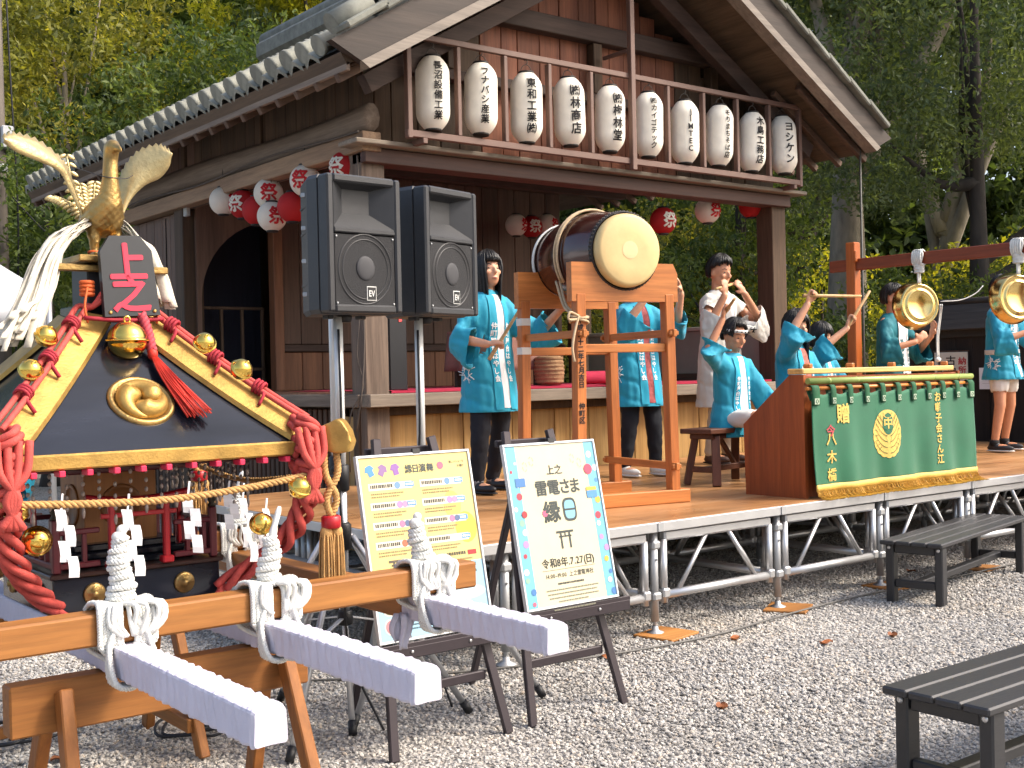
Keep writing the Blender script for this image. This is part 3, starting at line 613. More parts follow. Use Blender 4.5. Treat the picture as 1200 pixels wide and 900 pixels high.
def benches():
    K=mat('black_bench_resin','2b2b2d',.45,0,.15,5,.12,90,stretch=(.2,1,1)); G='black slatted benches on the gravel'
    t=thing('slatted_bench','black slatted bench standing close in front of the stage','bench',(6.78,4.155,0),R(11.5),G)
    Lh=.78
    for k in range(4): b=B(); b.box((0,-.14+k*.0935,.357),(2*Lh,.088,.026),.008); obj('slat',b,K,t)
    for s in(-1,1):
        for y in(-.145,.145): b=B(); b.box((s*.70,y,.172),(.07,.048,.344),.006); obj('leg',b,K,t)
        b=B(); b.box((s*.70,0,.318),(.045,.24,.05),.005); obj('seat_rail',b,K,t)
        b=B(); b.box((s*.70,0,.115),(.04,.24,.045),.005); obj('cross_rail',b,K,t)
        for y in(-.145,.145):
            b=B(); b.lathe([(.011,0),(.011,.003),(.006,.006)],10,Matrix.Translation((s*.737,y,.325))@Matrix.Rotation(s*PI/2,4,'Y')); obj('bolt',b,ALU,t)
    b=B(); b.box((0,0,.115),(1.36,.055,.04),.005); obj('stretcher',b,K,t)
    copy_tree(t,(4.02,2.085,0),R(0),'black slatted bench cut off by the bottom right corner')
benches()
def ground_bits():
    b=B(); P=[V(p) for p in((2.2,5.1,.02),(3.0,4.6,.015),(3.7,4.32,.018),(4.5,4.22,.016),(5.2,4.28,.02),(6.0,4.34,.018),(7.2,4.30,.02),(8.6,4.36,.02))]
    b.tube(arc(P,8),.006,6); solo('power_cord',b,mat('grey_cord','5d5b58',.6),'thin grey power cord lying on the gravel along the stage feet','cord')
    rd=random.Random(5); K=mat('black_cable','17171a',.5)
    for lb,c in(('black audio cable looped on the gravel left of the sawhorse',(1.25,4.9)),('tangled black cables on the gravel under the portable shrine poles',(1.95,4.5))):
        b=B(); P=[]
        for k in range(40): a=k*.62; P.append(V((c[0]+(.18+.06*math.sin(k*1.7))*math.cos(a)+rd.uniform(-.04,.04)+k*.004,c[1]+(.14+.05*math.cos(k*.9))*math.sin(a)+rd.uniform(-.03,.03),.016+.008*(k%5))))
        b.tube(arc(P,4),.006,6); solo('cable',b,K,lb,'cable')
    # fallen leaves on the gravel, each its own thing
    LB=mat('brown_leaf','8a4f25',.7,0,.3,30,rnd=.3)
    pts=[((60,895),'curled brown leaf on the gravel at the bottom left'),((1105,810),None),((855,752),'dry brown leaf on the gravel in front of the stage leg pads'),((1063,672),'brown leaf beside the far bench leg'),((838,833),'small brown leaf on the gravel between easel and near bench'),((962,757),'tiny dry leaf on the gravel below the second stage pad'),((705,775),'dry leaf behind the right foot of the poster easel'),((1040,748),'small dry leaf on the gravel between the two benches')]
    for (px,py),lb in pts:
        if not lb: continue
        h=440-.0225*(px-600); d=1400*1.38/(py-h); c=V(polar(px,d)); a=rd.uniform(0,6); b=B()
        b.grid(lambda u,v:V(((u-.5)*.075,(v-.5)*.05*math.sin(PI*min(.98,max(.02,u))),.012+.02*abs(v-.5)+.006*math.sin(u*7))),6,4); b.xf(Matrix.Translation(c)@Matrix.Rotation(a,4,'Z')); solo('fallen_leaf',b,LB,lb,'leaf','fallen leaves on the gravel')
ground_bits()
# ------------------------------------------------------------ lanterns
PAPER=mat('cream_lantern_paper','f1ecdf',.8,0,.07,9,.0,trans=.15); CAP=mat('black_lantern_cap','1a1512',.6); INK=mat('black_ink','17161a',.8,0,.1)
WIRE=mat('wire','4a4642',.5,.6); BROWN=mat('brown_painted_steel','6b5248',.55,0,.08,8); REDP=mat('red_lantern_paper','b81f22',.75,0,.08,5,trans=.3); WHP=mat('white_lantern_paper','e9e2d6',.8,0,.05,5,trans=.3); REDI=mat('red_ink','b3161f',.8)
FX0,FST,FY=4.79,.443,7.25
def lantern_rack():
    t=thing('lantern_rack','brown steel rack of upright bars holding ten long white lanterns','rack',(7,FY,3.1),world=True)
    z0,z1=3.125,3.885
    b=B(); b.box((7.0,FY,z0+.025),(4.47,.045,.05)); obj('bottom_rail',b,BROWN,t)
    b=B(); b.box((7.0,FY,z1-.022),(4.47,.04,.044)); obj('top_rail',b,BROWN,t)
    for k in range(11):
        b=B(); x=FX0+k*FST
        if k==5: b.box((x,FY-.028,4.1),(.05,.05,2.05))
        else: b.box((x,FY+(.0 if k in(0,10) else .001),(z0+z1)/2),(.04 if k in(0,10) else .034,.05,z1-z0+(.02 if k in(0,10) else -.098)))
        obj('upright',b,BROWN,t)
    b=B(); b.box((FX0+5*FST,FY+.16,4.08),(.03,.30,.03)); obj('stay',b,BROWN,t)
    for x in(4.9,9.1): b=B(); b.box((x,FY+.12,3.10),(.04,.34,.04)); obj('bracket',b,BROWN,t)
lantern_rack()
def long_lanterns():
    T=['長沼設備工業','フナバシ産業','東和工業㈱','㈱林商店','㈱梅林堂','㈱カイゴテック','JIMTEC','そりまちそば店','木島工務店','ヨシケン']
    n=64; h=.53; rm=.126
    prof=[]
    for i in range(57):
        u=i/56; z=-h/2+u*h; e=abs(2*u-1); r_=rm*(1-.50*max(0,(e-.52)/.48)**2.1); r_+=.0016*math.sin(u*PI*2*28); prof.append((r_,z))
    b=B(); b.lathe(prof,28,None,True,False); body=b.mesh('paper_body',PAPER)
    b=B(); b.lathe([(.058,h/2-.004),(.064,h/2+.004),(.06,h/2+.016),(.045,h/2+.016)],20); cap=b.mesh('top_ring',CAP)
    b=B(); b.lathe([(.045,-h/2-.014),(.06,-h/2-.014),(.064,-h/2-.004),(.058,-h/2+.004)],20); foot=b.mesh('bottom_ring',CAP)
    b=B(); b.tube(arc([(-.045,0,h/2+.015),(-.03,0,h/2+.055),(0,0,h/2+.07),(.03,0,h/2+.055),(.045,0,h/2+.015)],4),.003,6); b.tube(arc([(0,0,h/2+.07),(.012,0,h/2+.09),(0,.0,h/2+.112),(-.01,0,h/2+.10)],4),.004,6); hook=b.mesh('hook',WIRE)
    rd=random.Random(3)
    for k,s in enumerate(T):
        x=FX0+(k+.5)*FST; z=3.475+rd.uniform(-.018,.018)
        t=thing('paper_lantern','long white paper lantern lettered %s, %s from the left in the rack'%(s,'first second third fourth fifth sixth seventh eighth ninth tenth'.split()[k]),'lantern',(x,FY+.01,z),rd.uniform(-.12,.12),'long white lanterns in the rack')
        for nm,me in(('paper_body',body),('top_ring',cap),('bottom_ring',foot),('hook',hook)): share(nm,me,t,(0,0,0))
        L=len(s); sz=min(.095,.43/(L*1.04)); 
        if k==6: sz=.066
        tb=text(s,sz*1.0,.024,True,1.05 if k!=6 else .95)
        def wrap(p):
            u=p.y/h+.5; e=abs(2*u-1); r_=rm*(1-.50*max(0,(e-.52)/.48)**2.1)+.0065+p.z; a=p.x/r_; return V((r_*math.sin(a),-r_*math.cos(a),p.y))
        tb.map(wrap); obj('lettering',tb,INK,t)
        t.rotation_euler=(R(rd.uniform(-2,2)),R(rd.uniform(-2.2,2.2)),t.rotation_euler[2]-R(16))
long_lanterns()
def pix(px,py,d):
    x=(px-600)/1400; y=(450-py)/1400; c,s=math.cos(R(1.29)),math.sin(R(1.29)); rx=x*c+y*s; uz=-x*s+y*c; pz=-10/1400
    return V((.787*rx*d+.617*d,-.617*rx*d+.787*d,1.38+(uz+pz)*d))
def round_lanterns():
    r0=.122; prof=[(r0*math.sin(a)*1.0+.0012*math.sin(i*PI),-.125*math.cos(a)) for i,a in enumerate(np.linspace(.36,PI-.36,33))]
    b=B(); b.lathe(prof,24,None,True,False); body={'w':b.mesh('paper_body',WHP),'r':b.mesh('paper_body',REDP)}
    b=B(); b.lathe([(.045,.113),(.05,.118),(.048,.128),(.03,.128)],16); cap=b.mesh('top_ring',CAP); b=B(); b.lathe([(.03,-.128),(.048,-.128),(.05,-.118),(.045,-.113)],16); foot=b.mesh('bottom_ring',CAP)
    b=B(); b.tube([(0,0,.128),(0,0,.30)],.003,5); wire=b.mesh('hanging_wire',WIRE)
    def letters(z): 
        tb=text('祭',.15,.03); return tb.map(lambda p:(lambda rr:V((rr*math.sin(p.x/rr),-rr*math.cos(p.x/rr),p.y)))(math.sqrt(max(1e-4,1-(p.y/.125)**2))*r0*.985+.0085+p.z))
    lw=letters(0); lwm=lw.mesh('lettering',REDI); lrm=lw.mesh('lettering',WHP)
    items=[(262,236,10.9,'w',30,'white round lantern at the far left end of the side row'),(285,240,10.75,'r',-60,'plain red round lantern second from the far left'),(301,247,11.3,'r',40,'red round lantern half hidden behind two white ones'),(315,227,10.4,'w',-25,'higher white round lantern marked 祭 left of the speakers'),(319,254,11.0,'w',-5,'lower white round lantern marked 祭 left of the speakers'),(343,243,10.2,'r',60,'red round lantern mostly hidden at the left edge of the speaker'),(358,212,9.9,'w',-50,'white round lantern peeking over the left speaker'),(405,197,9.6,'r',-70,'red round lantern with a white mark above the left speaker'),
      (605,264,13.2,'w',25,'white round lantern left of the big drum in the background'),(623,266,13.3,'r',-15,'red round lantern just left of the big drum'),(641,264,13.4,'w',20,'white round lantern partly hidden behind the big drum'),(777,259,13.0,'r',-10,'red round lantern right of the drum, leftmost of three'),(829,247,12.2,'w',0,'white round lantern above the flute player'),(880,241,11.6,'r',48,'large red round lantern beside the right pavilion column')]
    for px,py,d,c,a,lb in items:
        o=V((0,0,1.38)); ry=pix(px,py,1)-o; P=o+ry*((4.56-.02*(px%3))/ry.x if px<450 else 7.75/ry.y if px>700 else d); t=thing('round_lantern',lb,'lantern',P,R(a),'small round festival lanterns')
        for nm,me in(('paper_body',body[c]),('top_ring',cap),('bottom_ring',foot),('hanging_wire',wire)): share(nm,me,t,(0,0,0))
        share('lettering',lwm if c=='w' else lrm,t,(0,0,0))
    b=B(); b.tube([(4.60,7.7,3.02),(4.60,10.8,3.02)],.004,6); solo('lantern_wire',b,WIRE,'thin wire carrying the round lanterns along the left side','wire')
round_lanterns()
# ------------------------------------------------------------ loudspeakers on stands
SPK=mat('black_speaker_plastic','2a2b2e',.5,0,.1,20,.15,300); GRL=mat('speaker_grille','1c1c1f',.55,.2,.15,120,.5,500); BLK=mat('black_plastic','131316',.5)
def speaker(label,loc,rz):
    t=thing('loudspeaker',label,'loudspeaker',loc,rz,'black loudspeakers on tripod stands')
    W,H,D=.205,.29,.16; t.scale=(.86,.92,.93)
    def ring(y,w,x0=0): return w
    b=B(); pl=[(-W,-.10),(-W+.02,-.115),(W-.02,-.115),(W,-.10),(W,-.02),(.115,D),(-.115,D),(-W,-.02)]
    n=len(pl); zs=[(-H+.015,.94),(-H,.90)]; 
    prof=[(-H,.93),(-H+.018,1),(H-.018,1),(H,.93)]
    vs=[V((x*s,y*s if y>-.05 else max(y,-.098)*s+0,z)) for z,s in prof for x,y in pl]; fs=[[i*n+k,i*n+(k+1)%n,(i+1)*n+(k+1)%n,(i+1)*n+k] for i in range(3) for k in range(n)]+[list(range(n))[::-1],[3*n+k for k in range(n)]]
    b.add(vs,fs); obj('cabinet',b,SPK,t)
    b=B()      # raised front surround
    y0=-.135
    b.box((-.185,y0,0),(.036,.075,2*H-.01),.012); b.box((.185,y0,0),(.036,.075,2*H-.01),.012); b.box((0,y0,H-.020),(.335,.075,.034),.01); b.box((0,y0,-H+.020),(.335,.075,.034),.01); b.box((0,y0,.055),(.335,.074,.022),.008); obj('surround',b,SPK,t)
    b=B(); o=[(-.168,.262),(.168,.262),(.168,.066),(-.168,.066)]; i_=[(-.075,.235),(.075,.235),(.075,.135),(-.075,.135)]
    b.add([V((x,-.168,z)) for x,z in o]+[V((x,-.101,z)) for x,z in i_],[(k,(k+1)%4,4+(k+1)%4,4+k) for k in range(4)]); b.add([V((x,-.1005,z)) for x,z in i_],[(0,1,2,3)]); obj('horn',b,SPK,t)
    b=B(); b.box((0,-.155,-.110),(.332,.02,.30),.004); gr=obj('grille',b,GRL,t)
    b=B(); b.lathe([(.150,0),(.146,.004),(.142,0)],40,Matrix.Translation((0,-.1655,-.105))@Matrix.Rotation(PI/2,4,'X'),True,False); b.lathe([(.128,.0),(.125,.003),(.122,0)],40,Matrix.Translation((0,-.1655,-.105))@Matrix.Rotation(PI/2,4,'X'),True,False); obj('cone_surround',b,mat('grille_relief','232326',.5),gr)
    b=B(); b.ell((0,-.165,-.10),(.052,.010,.052)); obj('dust_cap',b,mat('dust_cap_grey','3a3a3d',.7),gr)
    for x in(-.155,.155):
        for z in(.028,-.248): b=B(); b.lathe([(.005,0),(.005,.003),(.002,.004)],8,Matrix.Translation((x,-.165,z))@Matrix.Rotation(PI/2,4,'X')); obj('screw',b,ALUD,gr)
    lg=B(); lg.box((.03,-.1665,-.205),(.052,.003,.060),.001); lo=obj('logo_plate',lg,mat('logo_white','d8d8d4',.5),t)
    lg=B(); lg.box((.03,-.1685,-.205),(.045,.0015,.053),0); obj('logo_field',lg,BLK,lo)
    tb=text('EV',.036,.02,False,.04); tb.map(lambda p:V((.03+p.x*.8,-.1697-p.z,-.205+p.y))); obj('lettering',tb,MATS['logo_white'],lo)
    for s in(-1,1):
        for z in(-.16,-.05,.06,.17): b=B(); b.bar((s*.192,.0,z),(s*.128,.142,z),.006,.010,.001); obj('side_rib',b,SPK,t)
        for z in(-.2,-.06,.08,.22): b=B(); b.box((s*.176,.045,z),(.014,.028,.018),.002,Matrix.Rotation(s*-.45,3,'Z')); obj('rigging_point',b,ALUD,t)
    b=B(); b.lathe([(.03,-H-.03),(.034,-H-.012),(.034,-H+.01)],14); b.box((.09,0,-H-.006),(.03,.05,.02)); b.box((-.09,0,-H-.006),(.03,.05,.02)); obj('pole_socket',b,BLK,t)
def stand(label,loc,top,a0,joint=.985,col=None):
    t=thing('speaker_stand',label,'stand',loc,a0,'tripod stands left of the stage')
    POL=mat('white_pole_enamel','d9d9d6',.3,.2,.04); 
    b=B(); b.tube([(0,0,.42),(0,0,joint)],.0195,14); obj('lower_tube',b,ALU,t)
    b=B(); b.tube([(0,0,joint),(0,0,top)],.0185,14); obj('upper_tube',b,POL,t)
    b=B(); b.lathe([(.024,joint-.05),(.03,joint-.045),(.03,joint+.05),(.024,joint+.055)],16); b.tube([(.02,0,joint),(.06,-.01,joint)],.009,8); b.ell((.066,-.01,joint),(.012,.02,.02)); obj('collar',b,BLK,t)
    b=B(); b.lathe([(.024,.70),(.034,.705),(.034,.80),(.024,.81)],16); b.box((0,0,.75),(.085,.03,.05),.008); obj('leg_hub',b,BLK,t)
    b=B(); b.lathe([(.022,.40),(.03,.405),(.03,.455),(.022,.46)],16); obj('brace_hub',b,BLK,t)
    for k in range(3):
        a=2*PI*k/3; u=V((math.cos(a),math.sin(a),0))
        b=B(); b.tube([u*.035+V((0,0,.755)),u*.48+V((0,0,.035))],.013,10); lg=obj('leg',b,ALU,t)
        b=B(); b.tube([u*.468+V((0,0,.055)),u*.497+V((0,0,.008))],.017,10); obj('rubber_foot',b,BLK,lg)
        b=B(); b.bar(u*.03+V((0,0,.43)),u*.262+V((0,0,.385)),.018,.006,.001); obj('brace',b,ALU,t)
    b=B(); b.tube(arc([(.02,.01,top-.05),(.035,.02,joint+.2),(.025,.0,joint),(.04,.02,.7),(.03,.03,.3),(.10,.2,.02)],6),.005,6); obj('speaker_cable',b,BLK,t)
def sound():
    a=pix(402,291,4.78); speaker('left loudspeaker on a tall white pole, facing the crowd',a,R(4)); stand('tripod stand with white pole under the left loudspeaker',(a.x-.03,a.y,0),a.z-.275,R(215))
    c=pix(497,299,5.15); speaker('right loudspeaker on a tall pole, turned further aside',c,R(16)); stand('tripod stand with pole under the right loudspeaker behind the yellow poster',(c.x-.05,c.y-.02,0),c.z-.275,R(200))
    d=pix(405,420,5.0); stand('second white tripod pole close behind the left loudspeaker stand',(d.x,d.y+.1,0),1.95,R(245),1.0)
sound()
# ------------------------------------------------------------ posters on easels
def poster(kind,label,o,wd,ht,lean):
    t=thing('poster_board',label,'poster',o,0)
    up=V((0,math.sin(lean),math.cos(lean))); nr=V((0,-math.cos(lean),math.sin(lean)))
    def put(b,h): return b.map(lambda p:V((p.x,0,0))+up*p.y+nr*(h+p.z))
    def sheet(n,x0,x1,y0,y1,h,c,par=None,rough=.35): b=B(); b.add([(x0,y0,0),(x1,y0,0),(x1,y1,0),(x0,y1,0)],[(0,1,2,3)]); return obj(n,put(b,h),pm(c,rough),par or t)
    def pm(c,rough=.35): return mat('print_'+c,tuple(x*.80 for x in S(c)),rough,0,.04,9,0)
    def disc(n,x,y,r_,h,c,par,k=16,ry=None): b=B(); b.add([(x+r_*math.cos(2*PI*i/k),y+(ry or r_)*math.sin(2*PI*i/k),0) for i in range(k)],[list(range(k))]); return obj(n,put(b,h),pm(c),par)
    def tx(n,s,x,y,sz,h,c,par,bold=.012,sx=1,left=False,rot=0):
        b=text(s,sz,bold,False,None,sx); dx=0
        if left: dx=-min(p.x for p in b.v)
        if rot: b.xf(Matrix.Rotation(rot,4,'Z'))
        b.map(lambda p:V((p.x+x+dx,p.y+y,p.z))); return obj(n,put(b,h),pm(c),par)
    b=B(); b.box((wd/2,ht/2,0),(wd,ht,.014),.002); obj('panel',put(b,0),mat('poster_panel','d9d9d6',.4),t)
    fr=B(); e=.010
    for x0,x1,y0,y1 in((0,wd,0,e),(0,wd,ht-e,ht),(0,e,e,ht-e),(wd-e,wd,e,ht-e)): fr.box(((x0+x1)/2,(y0+y1)/2,.009),(x1-x0,y1-y0,.008),.002)
    obj('frame',put(fr,0),mat('silver_frame','c9cccf',.35,.6,.05),t)
    b=B(); b.box((wd/2+.01,ht+.004,.008),(.035,.022,.012),.002); obj('clip',put(b,0),BLK,t)
    rd=random.Random(kind); H=.0075
    def line(x0,x1,y,th,c,par,h=H+.0012):       # a row of print too fine to read
        b=B(); x=x0
        while x<x1-.002:
            w_=rd.uniform(.004,.008); b.add([(x,y,0),(min(x+w_,x1),y,0),(min(x+w_,x1),y+th,0),(x,y+th,0)],[(0,1,2,3)]); x+=w_+rd.uniform(.0012,.003)
        return obj('print_line',put(b,h),pm(c),par)
    if kind==1:
        pa=sheet('print',e,wd-e,ht*.375,ht-e,H,'e4cf80'); pb=sheet('print',e,wd-e,e,ht*.375-.0005,H,'9cc9dc')
        b=B(); b.add([(e+i*(wd-2*e)/30,ht*.375+.012*math.sin(i*.9)+.008*math.sin(i*2.3),0) for i in range(31)]+[(wd-e,ht*.30,0),(e,ht*.31,0)],[list(range(33))]); 
        for i,(x,y,r_) in enumerate(((.1,.20,.10),(.3,.22,.12),(.4,.14,.10),(.2,.1,.11),(.42,.05,.08))): disc('water_print',x,y,r_,H+.0004+i*.0001,('a9d3e2','8dbdd6','b6dbe6','94c4da','84b6d0')[i],pb,18,.028)
        tx('lettering','縁日演舞',.272,ht-.060,.034,H+.001,'3d4a4a',pa,.02); tx('lettering','楽しいショーを',.445,ht-.045,.0115,H+.001,'4b4b45',pa); tx('lettering','お届け',.462,ht-.062,.0115,H+.001,'4b4b45',pa)
        disc('print_spot',.285-.035,ht-.060,.0,H,'ffffff',pa) if 0 else None
        for x,c,r_ in((.055,'4a8fc0',.4),(.107,'8d6a9c',-.5),(.165,'8d5fa8',.2)):
            b=B(); s=.022; b.add([(q*s,w_*s,0) for q,w_ in((-1,.2),(-.5,1),(.5,1),(1,.2),(.55,0),(.55,-.9),(-.55,-.9),(-.55,0))],[list(range(8))]); b.xf(Matrix.Translation((x,ht-.06,0))@Matrix.Rotation(r_,4,'Z')); obj('coat_print',put(b,H+.001),pm(c),pa)
        disc('print_spot',.368,ht-.056,.015,H+.001,'d4627c',pa)
        bl=B(); disc('blotch_print',.40,ht-.21,.04,H+.0005,'d3bb62',pa,16,.055); disc('blotch_print',.45,ht-.30,.05,H+.0005,'dcbf45',pa,16,.06); 
        for r_ in range(4):
            y=ht-.118-r_*.072
            for c_ in range(2):
                x=.04+c_*.225; sheet('title_band',x,x+.19,y-.014,y+.013,H+.0008,'f0e9cf',pa); line(x+.008,x+.105,y-.006,.013,'4b463c',pa,H+.0013)
                if r_<3 or c_==0:
                    disc('print_spot',x+.125,y,.0135,H+.0014,('6b93c4','c987b6','c27a9f','d0674a')[r_],pa); 
                    if r_: disc('print_spot',x+.148,y,.0125,H+.0014,('7fa0cc','b78fb4','56698f','5b6c86')[r_],pa)
                sheet('time_tag',x+.158,x+.198,y-.008,y+.010,H+.0014,'5b93c9',pa); line(x+.162,x+.193,y-.003,.008,'e8eef2',pa,H+.002)
                line(x+.008,x+.15,y-.030,.006,'96875a',pa); line(x+.008,x+.13,y-.041,.006,'96875a',pa)
        y=ht-.118-4*.072; line(.345,.43,y+.004,.012,'4b463c',pa); sheet('time_tag',.44,.48,y,y+.018,H+.0014,'a8242c',pa); line(.345,.46,y-.016,.006,'96875a',pa); line(.345,.45,y-.028,.006,'96875a',pa)
        disc('mask_print',.285,y-.0,.017,H+.0012,'35304f',pa,16,.024); disc('mask_print',.285,y-.004,.011,H+.0016,'e9d9c8',pa,16,.016); disc('mask_print',.315,y-.004,.013,H+.0012,'35304f',pa,16,.018); disc('fan_print',.298,y-.03,.03,H+.0013,'c9483c',pa,16,.012)
        tb=B()
        for x0,x1,y0,y1 in((.085,.175,.285,.294),(.095,.165,.272,.278),(.103,.111,.225,.287),(.149,.157,.225,.287),(.127,.133,.278,.287)): tb.add([(x0,y0,0),(x1,y0,0),(x1,y1,0),(x0,y1,0)],[(0,1,2,3)])
        obj('gate_print',put(tb,H+.0013),pm('5a5040'),pa)
        for x in(.06,.118): line(x,x+.01,.222,.022,'5a5040',pa)
        line(.33,.47,.235,.014,'37424a',pb); line(.40,.47,.212,.010,'37424a',pb)
        for yy,c in((.125,'7d8a6a'),(.058,'c97f86')): disc('food_print',.062,yy,.030,H+.001,'e8e4da',pb,20); disc('food_print',.062,yy,.025,H+.0014,c,pb,20); disc('food_print',.068,yy+.006,.012,H+.0018,'b9553f' if c[0]=='7' else 'e6d8d0',pb,12); line(.11,.22,yy+.012,.008,'4a6473',pb); line(.11,.25,yy-.006,.006,'4a6473',pb); line(.11,.20,yy-.02,.006,'4a6473',pb)
        disc('logo_print',.315,.085,.034,H+.001,'eef0ee',pb,22); line(.30,.33,.088,.010,'3a3a3a',pb,H+.0016); line(.295,.335,.072,.005,'6a6a6a',pb,H+.0016); line(.36,.46,.075,.008,'4a6473',pb); line(.36,.48,.058,.006,'4a6473',pb)
    else:
        pa=sheet('print',e,wd-e,e,ht-e,H,'d9cfae'); 
        for x0,x1 in((e,.062),(wd-.062,wd-e)):
            q=sheet('border_print',x0,x1,e,ht-e,H+.0006,'6fb3c6',pa)
        cols=['3f78b4','c9d6e6','b9364a','d95f7a','efe7d0','4e8fc6','d9b13f','b58ac0','e7eef0','8cc3a0']
        for k in range(26):
            s=k%2; x=(.036 if s==0 else wd-.036)+rd.uniform(-.018,.018); y=ht-.06-(k//2)*.048-rd.uniform(0,.02); disc('print_spot',x,y,rd.uniform(.006,.016),H+.001+.00004*k,rd.choice(cols),pa,12)
        sheet('stall_print',.040,.090,ht-.175,ht-.14,H+.0024,'3f78b4',pa); disc('print_spot',wd-.058,ht-.125,.022,H+.0026,'cf4260',pa,18); sheet('stall_print',wd-.085,wd-.03,ht-.245,ht-.215,H+.0026,'4e8fc6',pa); sheet('stall_print',wd-.085,wd-.03,ht-.215,ht-.20,H+.0027,'d9b13f',pa); disc('print_spot',.062,ht-.285,.014,H+.0027,'b02a35',pa)
        D='2f3a38'
        b=B()
        for s,x0 in((1,.1),(-1,wd-.1)):
            for (x,y,r_) in((0,-.075,-.2),(.036*s,-.055,.1)):
                for q in range(12):
                    a=2*PI*q/12
                    if q%3!=2: b.add([(x0+x+rr*math.cos(a+da)*.7,ht+y-.02+rr*1.25*math.sin(a+da),0) for rr,da in((.016,0),(.016,.42),(.0135,.42),(.0135,0))],[(0,1,2,3)])
        obj('lantern_print',put(b,H+.0012),pm('8d8c78'),pa)
        tx('lettering','上之',.25,ht-.115,.042,H+.0012,D,pa,.014,1); tx('lettering','雷電さま',.255,ht-.188,.066,H+.0012,D,pa,.022)
        tx('lettering','縁',.205,ht-.285,.090,H+.0012,D,pa,.03); disc('print_spot',.168,ht-.290,.014,H+.0018,'cf5a80',pa)
        bx=B(); bx.add([(.30+.036*math.copysign(abs(math.cos(a))**.6,math.cos(a)),ht-.283+.048*math.copysign(abs(math.sin(a))**.6,math.sin(a)),0) for a in np.linspace(0,2*PI,28,endpoint=False)],[list(range(28))]); obj('lantern_print',put(bx,H+.0012),pm(D),pa)
        bx=B(); bx.add([(.30+.027*math.copysign(abs(math.cos(a))**.6,math.cos(a)),ht-.283+.038*math.copysign(abs(math.sin(a))**.6,math.sin(a)),0) for a in np.linspace(0,2*PI,28,endpoint=False)],[list(range(28))]); obj('lantern_print',put(bx,H+.0016),pm('7fb9d3'),pa)
        sheet('lantern_print',.272,.328,ht-.287,ht-.279,H+.002,D,pa)
        tb=B()
        for x0,x1,y0,y1 in((.21,.30,ht-.375,ht-.366),(.222,.288,ht-.392,ht-.386),(.228,.237,ht-.438,ht-.375),(.273,.282,ht-.438,ht-.375),(.252,.258,ht-.387,ht-.375)): tb.add([(x0,y0,0),(x1,y0,0),(x1,y1,0),(x0,y1,0)],[(0,1,2,3)])
        obj('gate_print',put(tb,H+.0013),pm(D),pa)
        tx('lettering','令和8年.7.27(日)',.25,ht-.492,.040,H+.0012,'20261f',pa,.014,.95); sheet('rule_print',.11,.39,ht-.5185,ht-.5165,H+.0012,'7d7c6a',pa); tx('lettering','14:00~19:00 上之雷電神社',.25,ht-.540,.0235,H+.0012,'45463c',pa,.012,.92)
        line(.18,.32,ht-.578,.008,'45463e',pa)
        for k,(x0,x1) in enumerate(((.115,.39),(.12,.38),(.125,.385),(.17,.33),(.11,.39),(.14,.36))): line(x0,x1,ht-.600-k*.0155,.006,'84836f',pa)
    return t
EAS=mat('dark_easel_metal','3a3337',.45,.3,.1,9)
def easel(label,x0,x1,t0,t1,zl,lx):
    t=thing('easel',label,'easel',((x0+x1)/2,3.66,0),world=True,group='dark metal easels')
    def leg(a,c,w_=.036,n='leg'): b=B(); b.bar(a,c,w_,.022,.003,up=(0,1,0)); return obj(n,b,EAS,t)
    leg((x0,3.64,0.003),(t0,3.865,1.15)); leg((x1,3.64,.003),(t1,3.865,1.15)); leg(((t0+t1)/2,3.90,1.06),((t0+t1)/2+.02,4.33,.003),.03,'rear_leg')
    b=B(); b.bar((t0-.03,3.895,1.10),(t1+.03,3.895,1.10),.02,.03); obj('top_bar',b,EAS,t)
    b=B(); b.bar((lx-.045,3.66,zl-.028),(lx+.565,3.66,zl-.028),.060,.045,.004); b.bar((lx-.045,3.635,zl-.002),(lx+.565,3.635,zl-.002),.008,.020,.002); obj('ledge',b,EAS,t)
    for x in(lx+.13,lx+.39): b=B(); b.lathe([(.006,0),(.006,.003),(.003,.004)],8,Matrix.Translation((x,3.629,zl-.025))@Matrix.Rotation(PI/2,4,'X')); obj('screw',b,ALU,t)
    b=B(); b.bar((x0+.02,3.705,.23),(x1-.06,3.705,.23),.018,.035); obj('cross_bar',b,EAS,t)
poster(1,'yellow and blue festival programme poster in a silver frame',(2.232,3.655,.425),.512,.685,R(11.8)); easel('easel holding the yellow and blue programme poster',2.28,2.80,2.37,2.62,.415,2.23)
poster(2,'cream poster with blue borders announcing 雷電さま縁日',(2.895,3.640,.452),.490,.665,R(12)); easel('easel holding the cream poster with blue borders',2.92,3.41,2.99,3.22,.442,2.885)
# ------------------------------------------------------------ portable shrine on its carrying poles
GOLD=mat('polished_gold','e9c260',.16,1,.06,6); GOLDL=mat('gold_leaf_board','b08c4a',.45,.65,.28,14,.15,120); BRASS=mat('aged_brass','a88a55',.38,.85,.25,14,.25,90)
LAC=mat('black_lacquer_roof','1a1d25',.17,0,.65,4,.10,9,stretch=(.3,1.2,1.2)); REDR=mat('red_rope','bb4a42',.75,0,.2,40,.3,260); REDL=mat('red_lacquer','a51a24',.35,0,.1); MAR=mat('maroon_lacquer','571722',.35,0,.15)
STRAW=mat('straw_rope','b98f58',.85,0,.2,50,.3,300); WROPE=mat('white_cotton_rope','dcdcd6',.85,0,.08,60,.3,300); CLOTH=mat('white_winding_cloth','c2bfcc',.9,0,.06,8,.15,60); SHIDE=mat('white_paper','e8e8ea',.75,0,.03); HEMP=mat('pale_hemp','c9c2b2',.9,0,.12,20,.2,120)
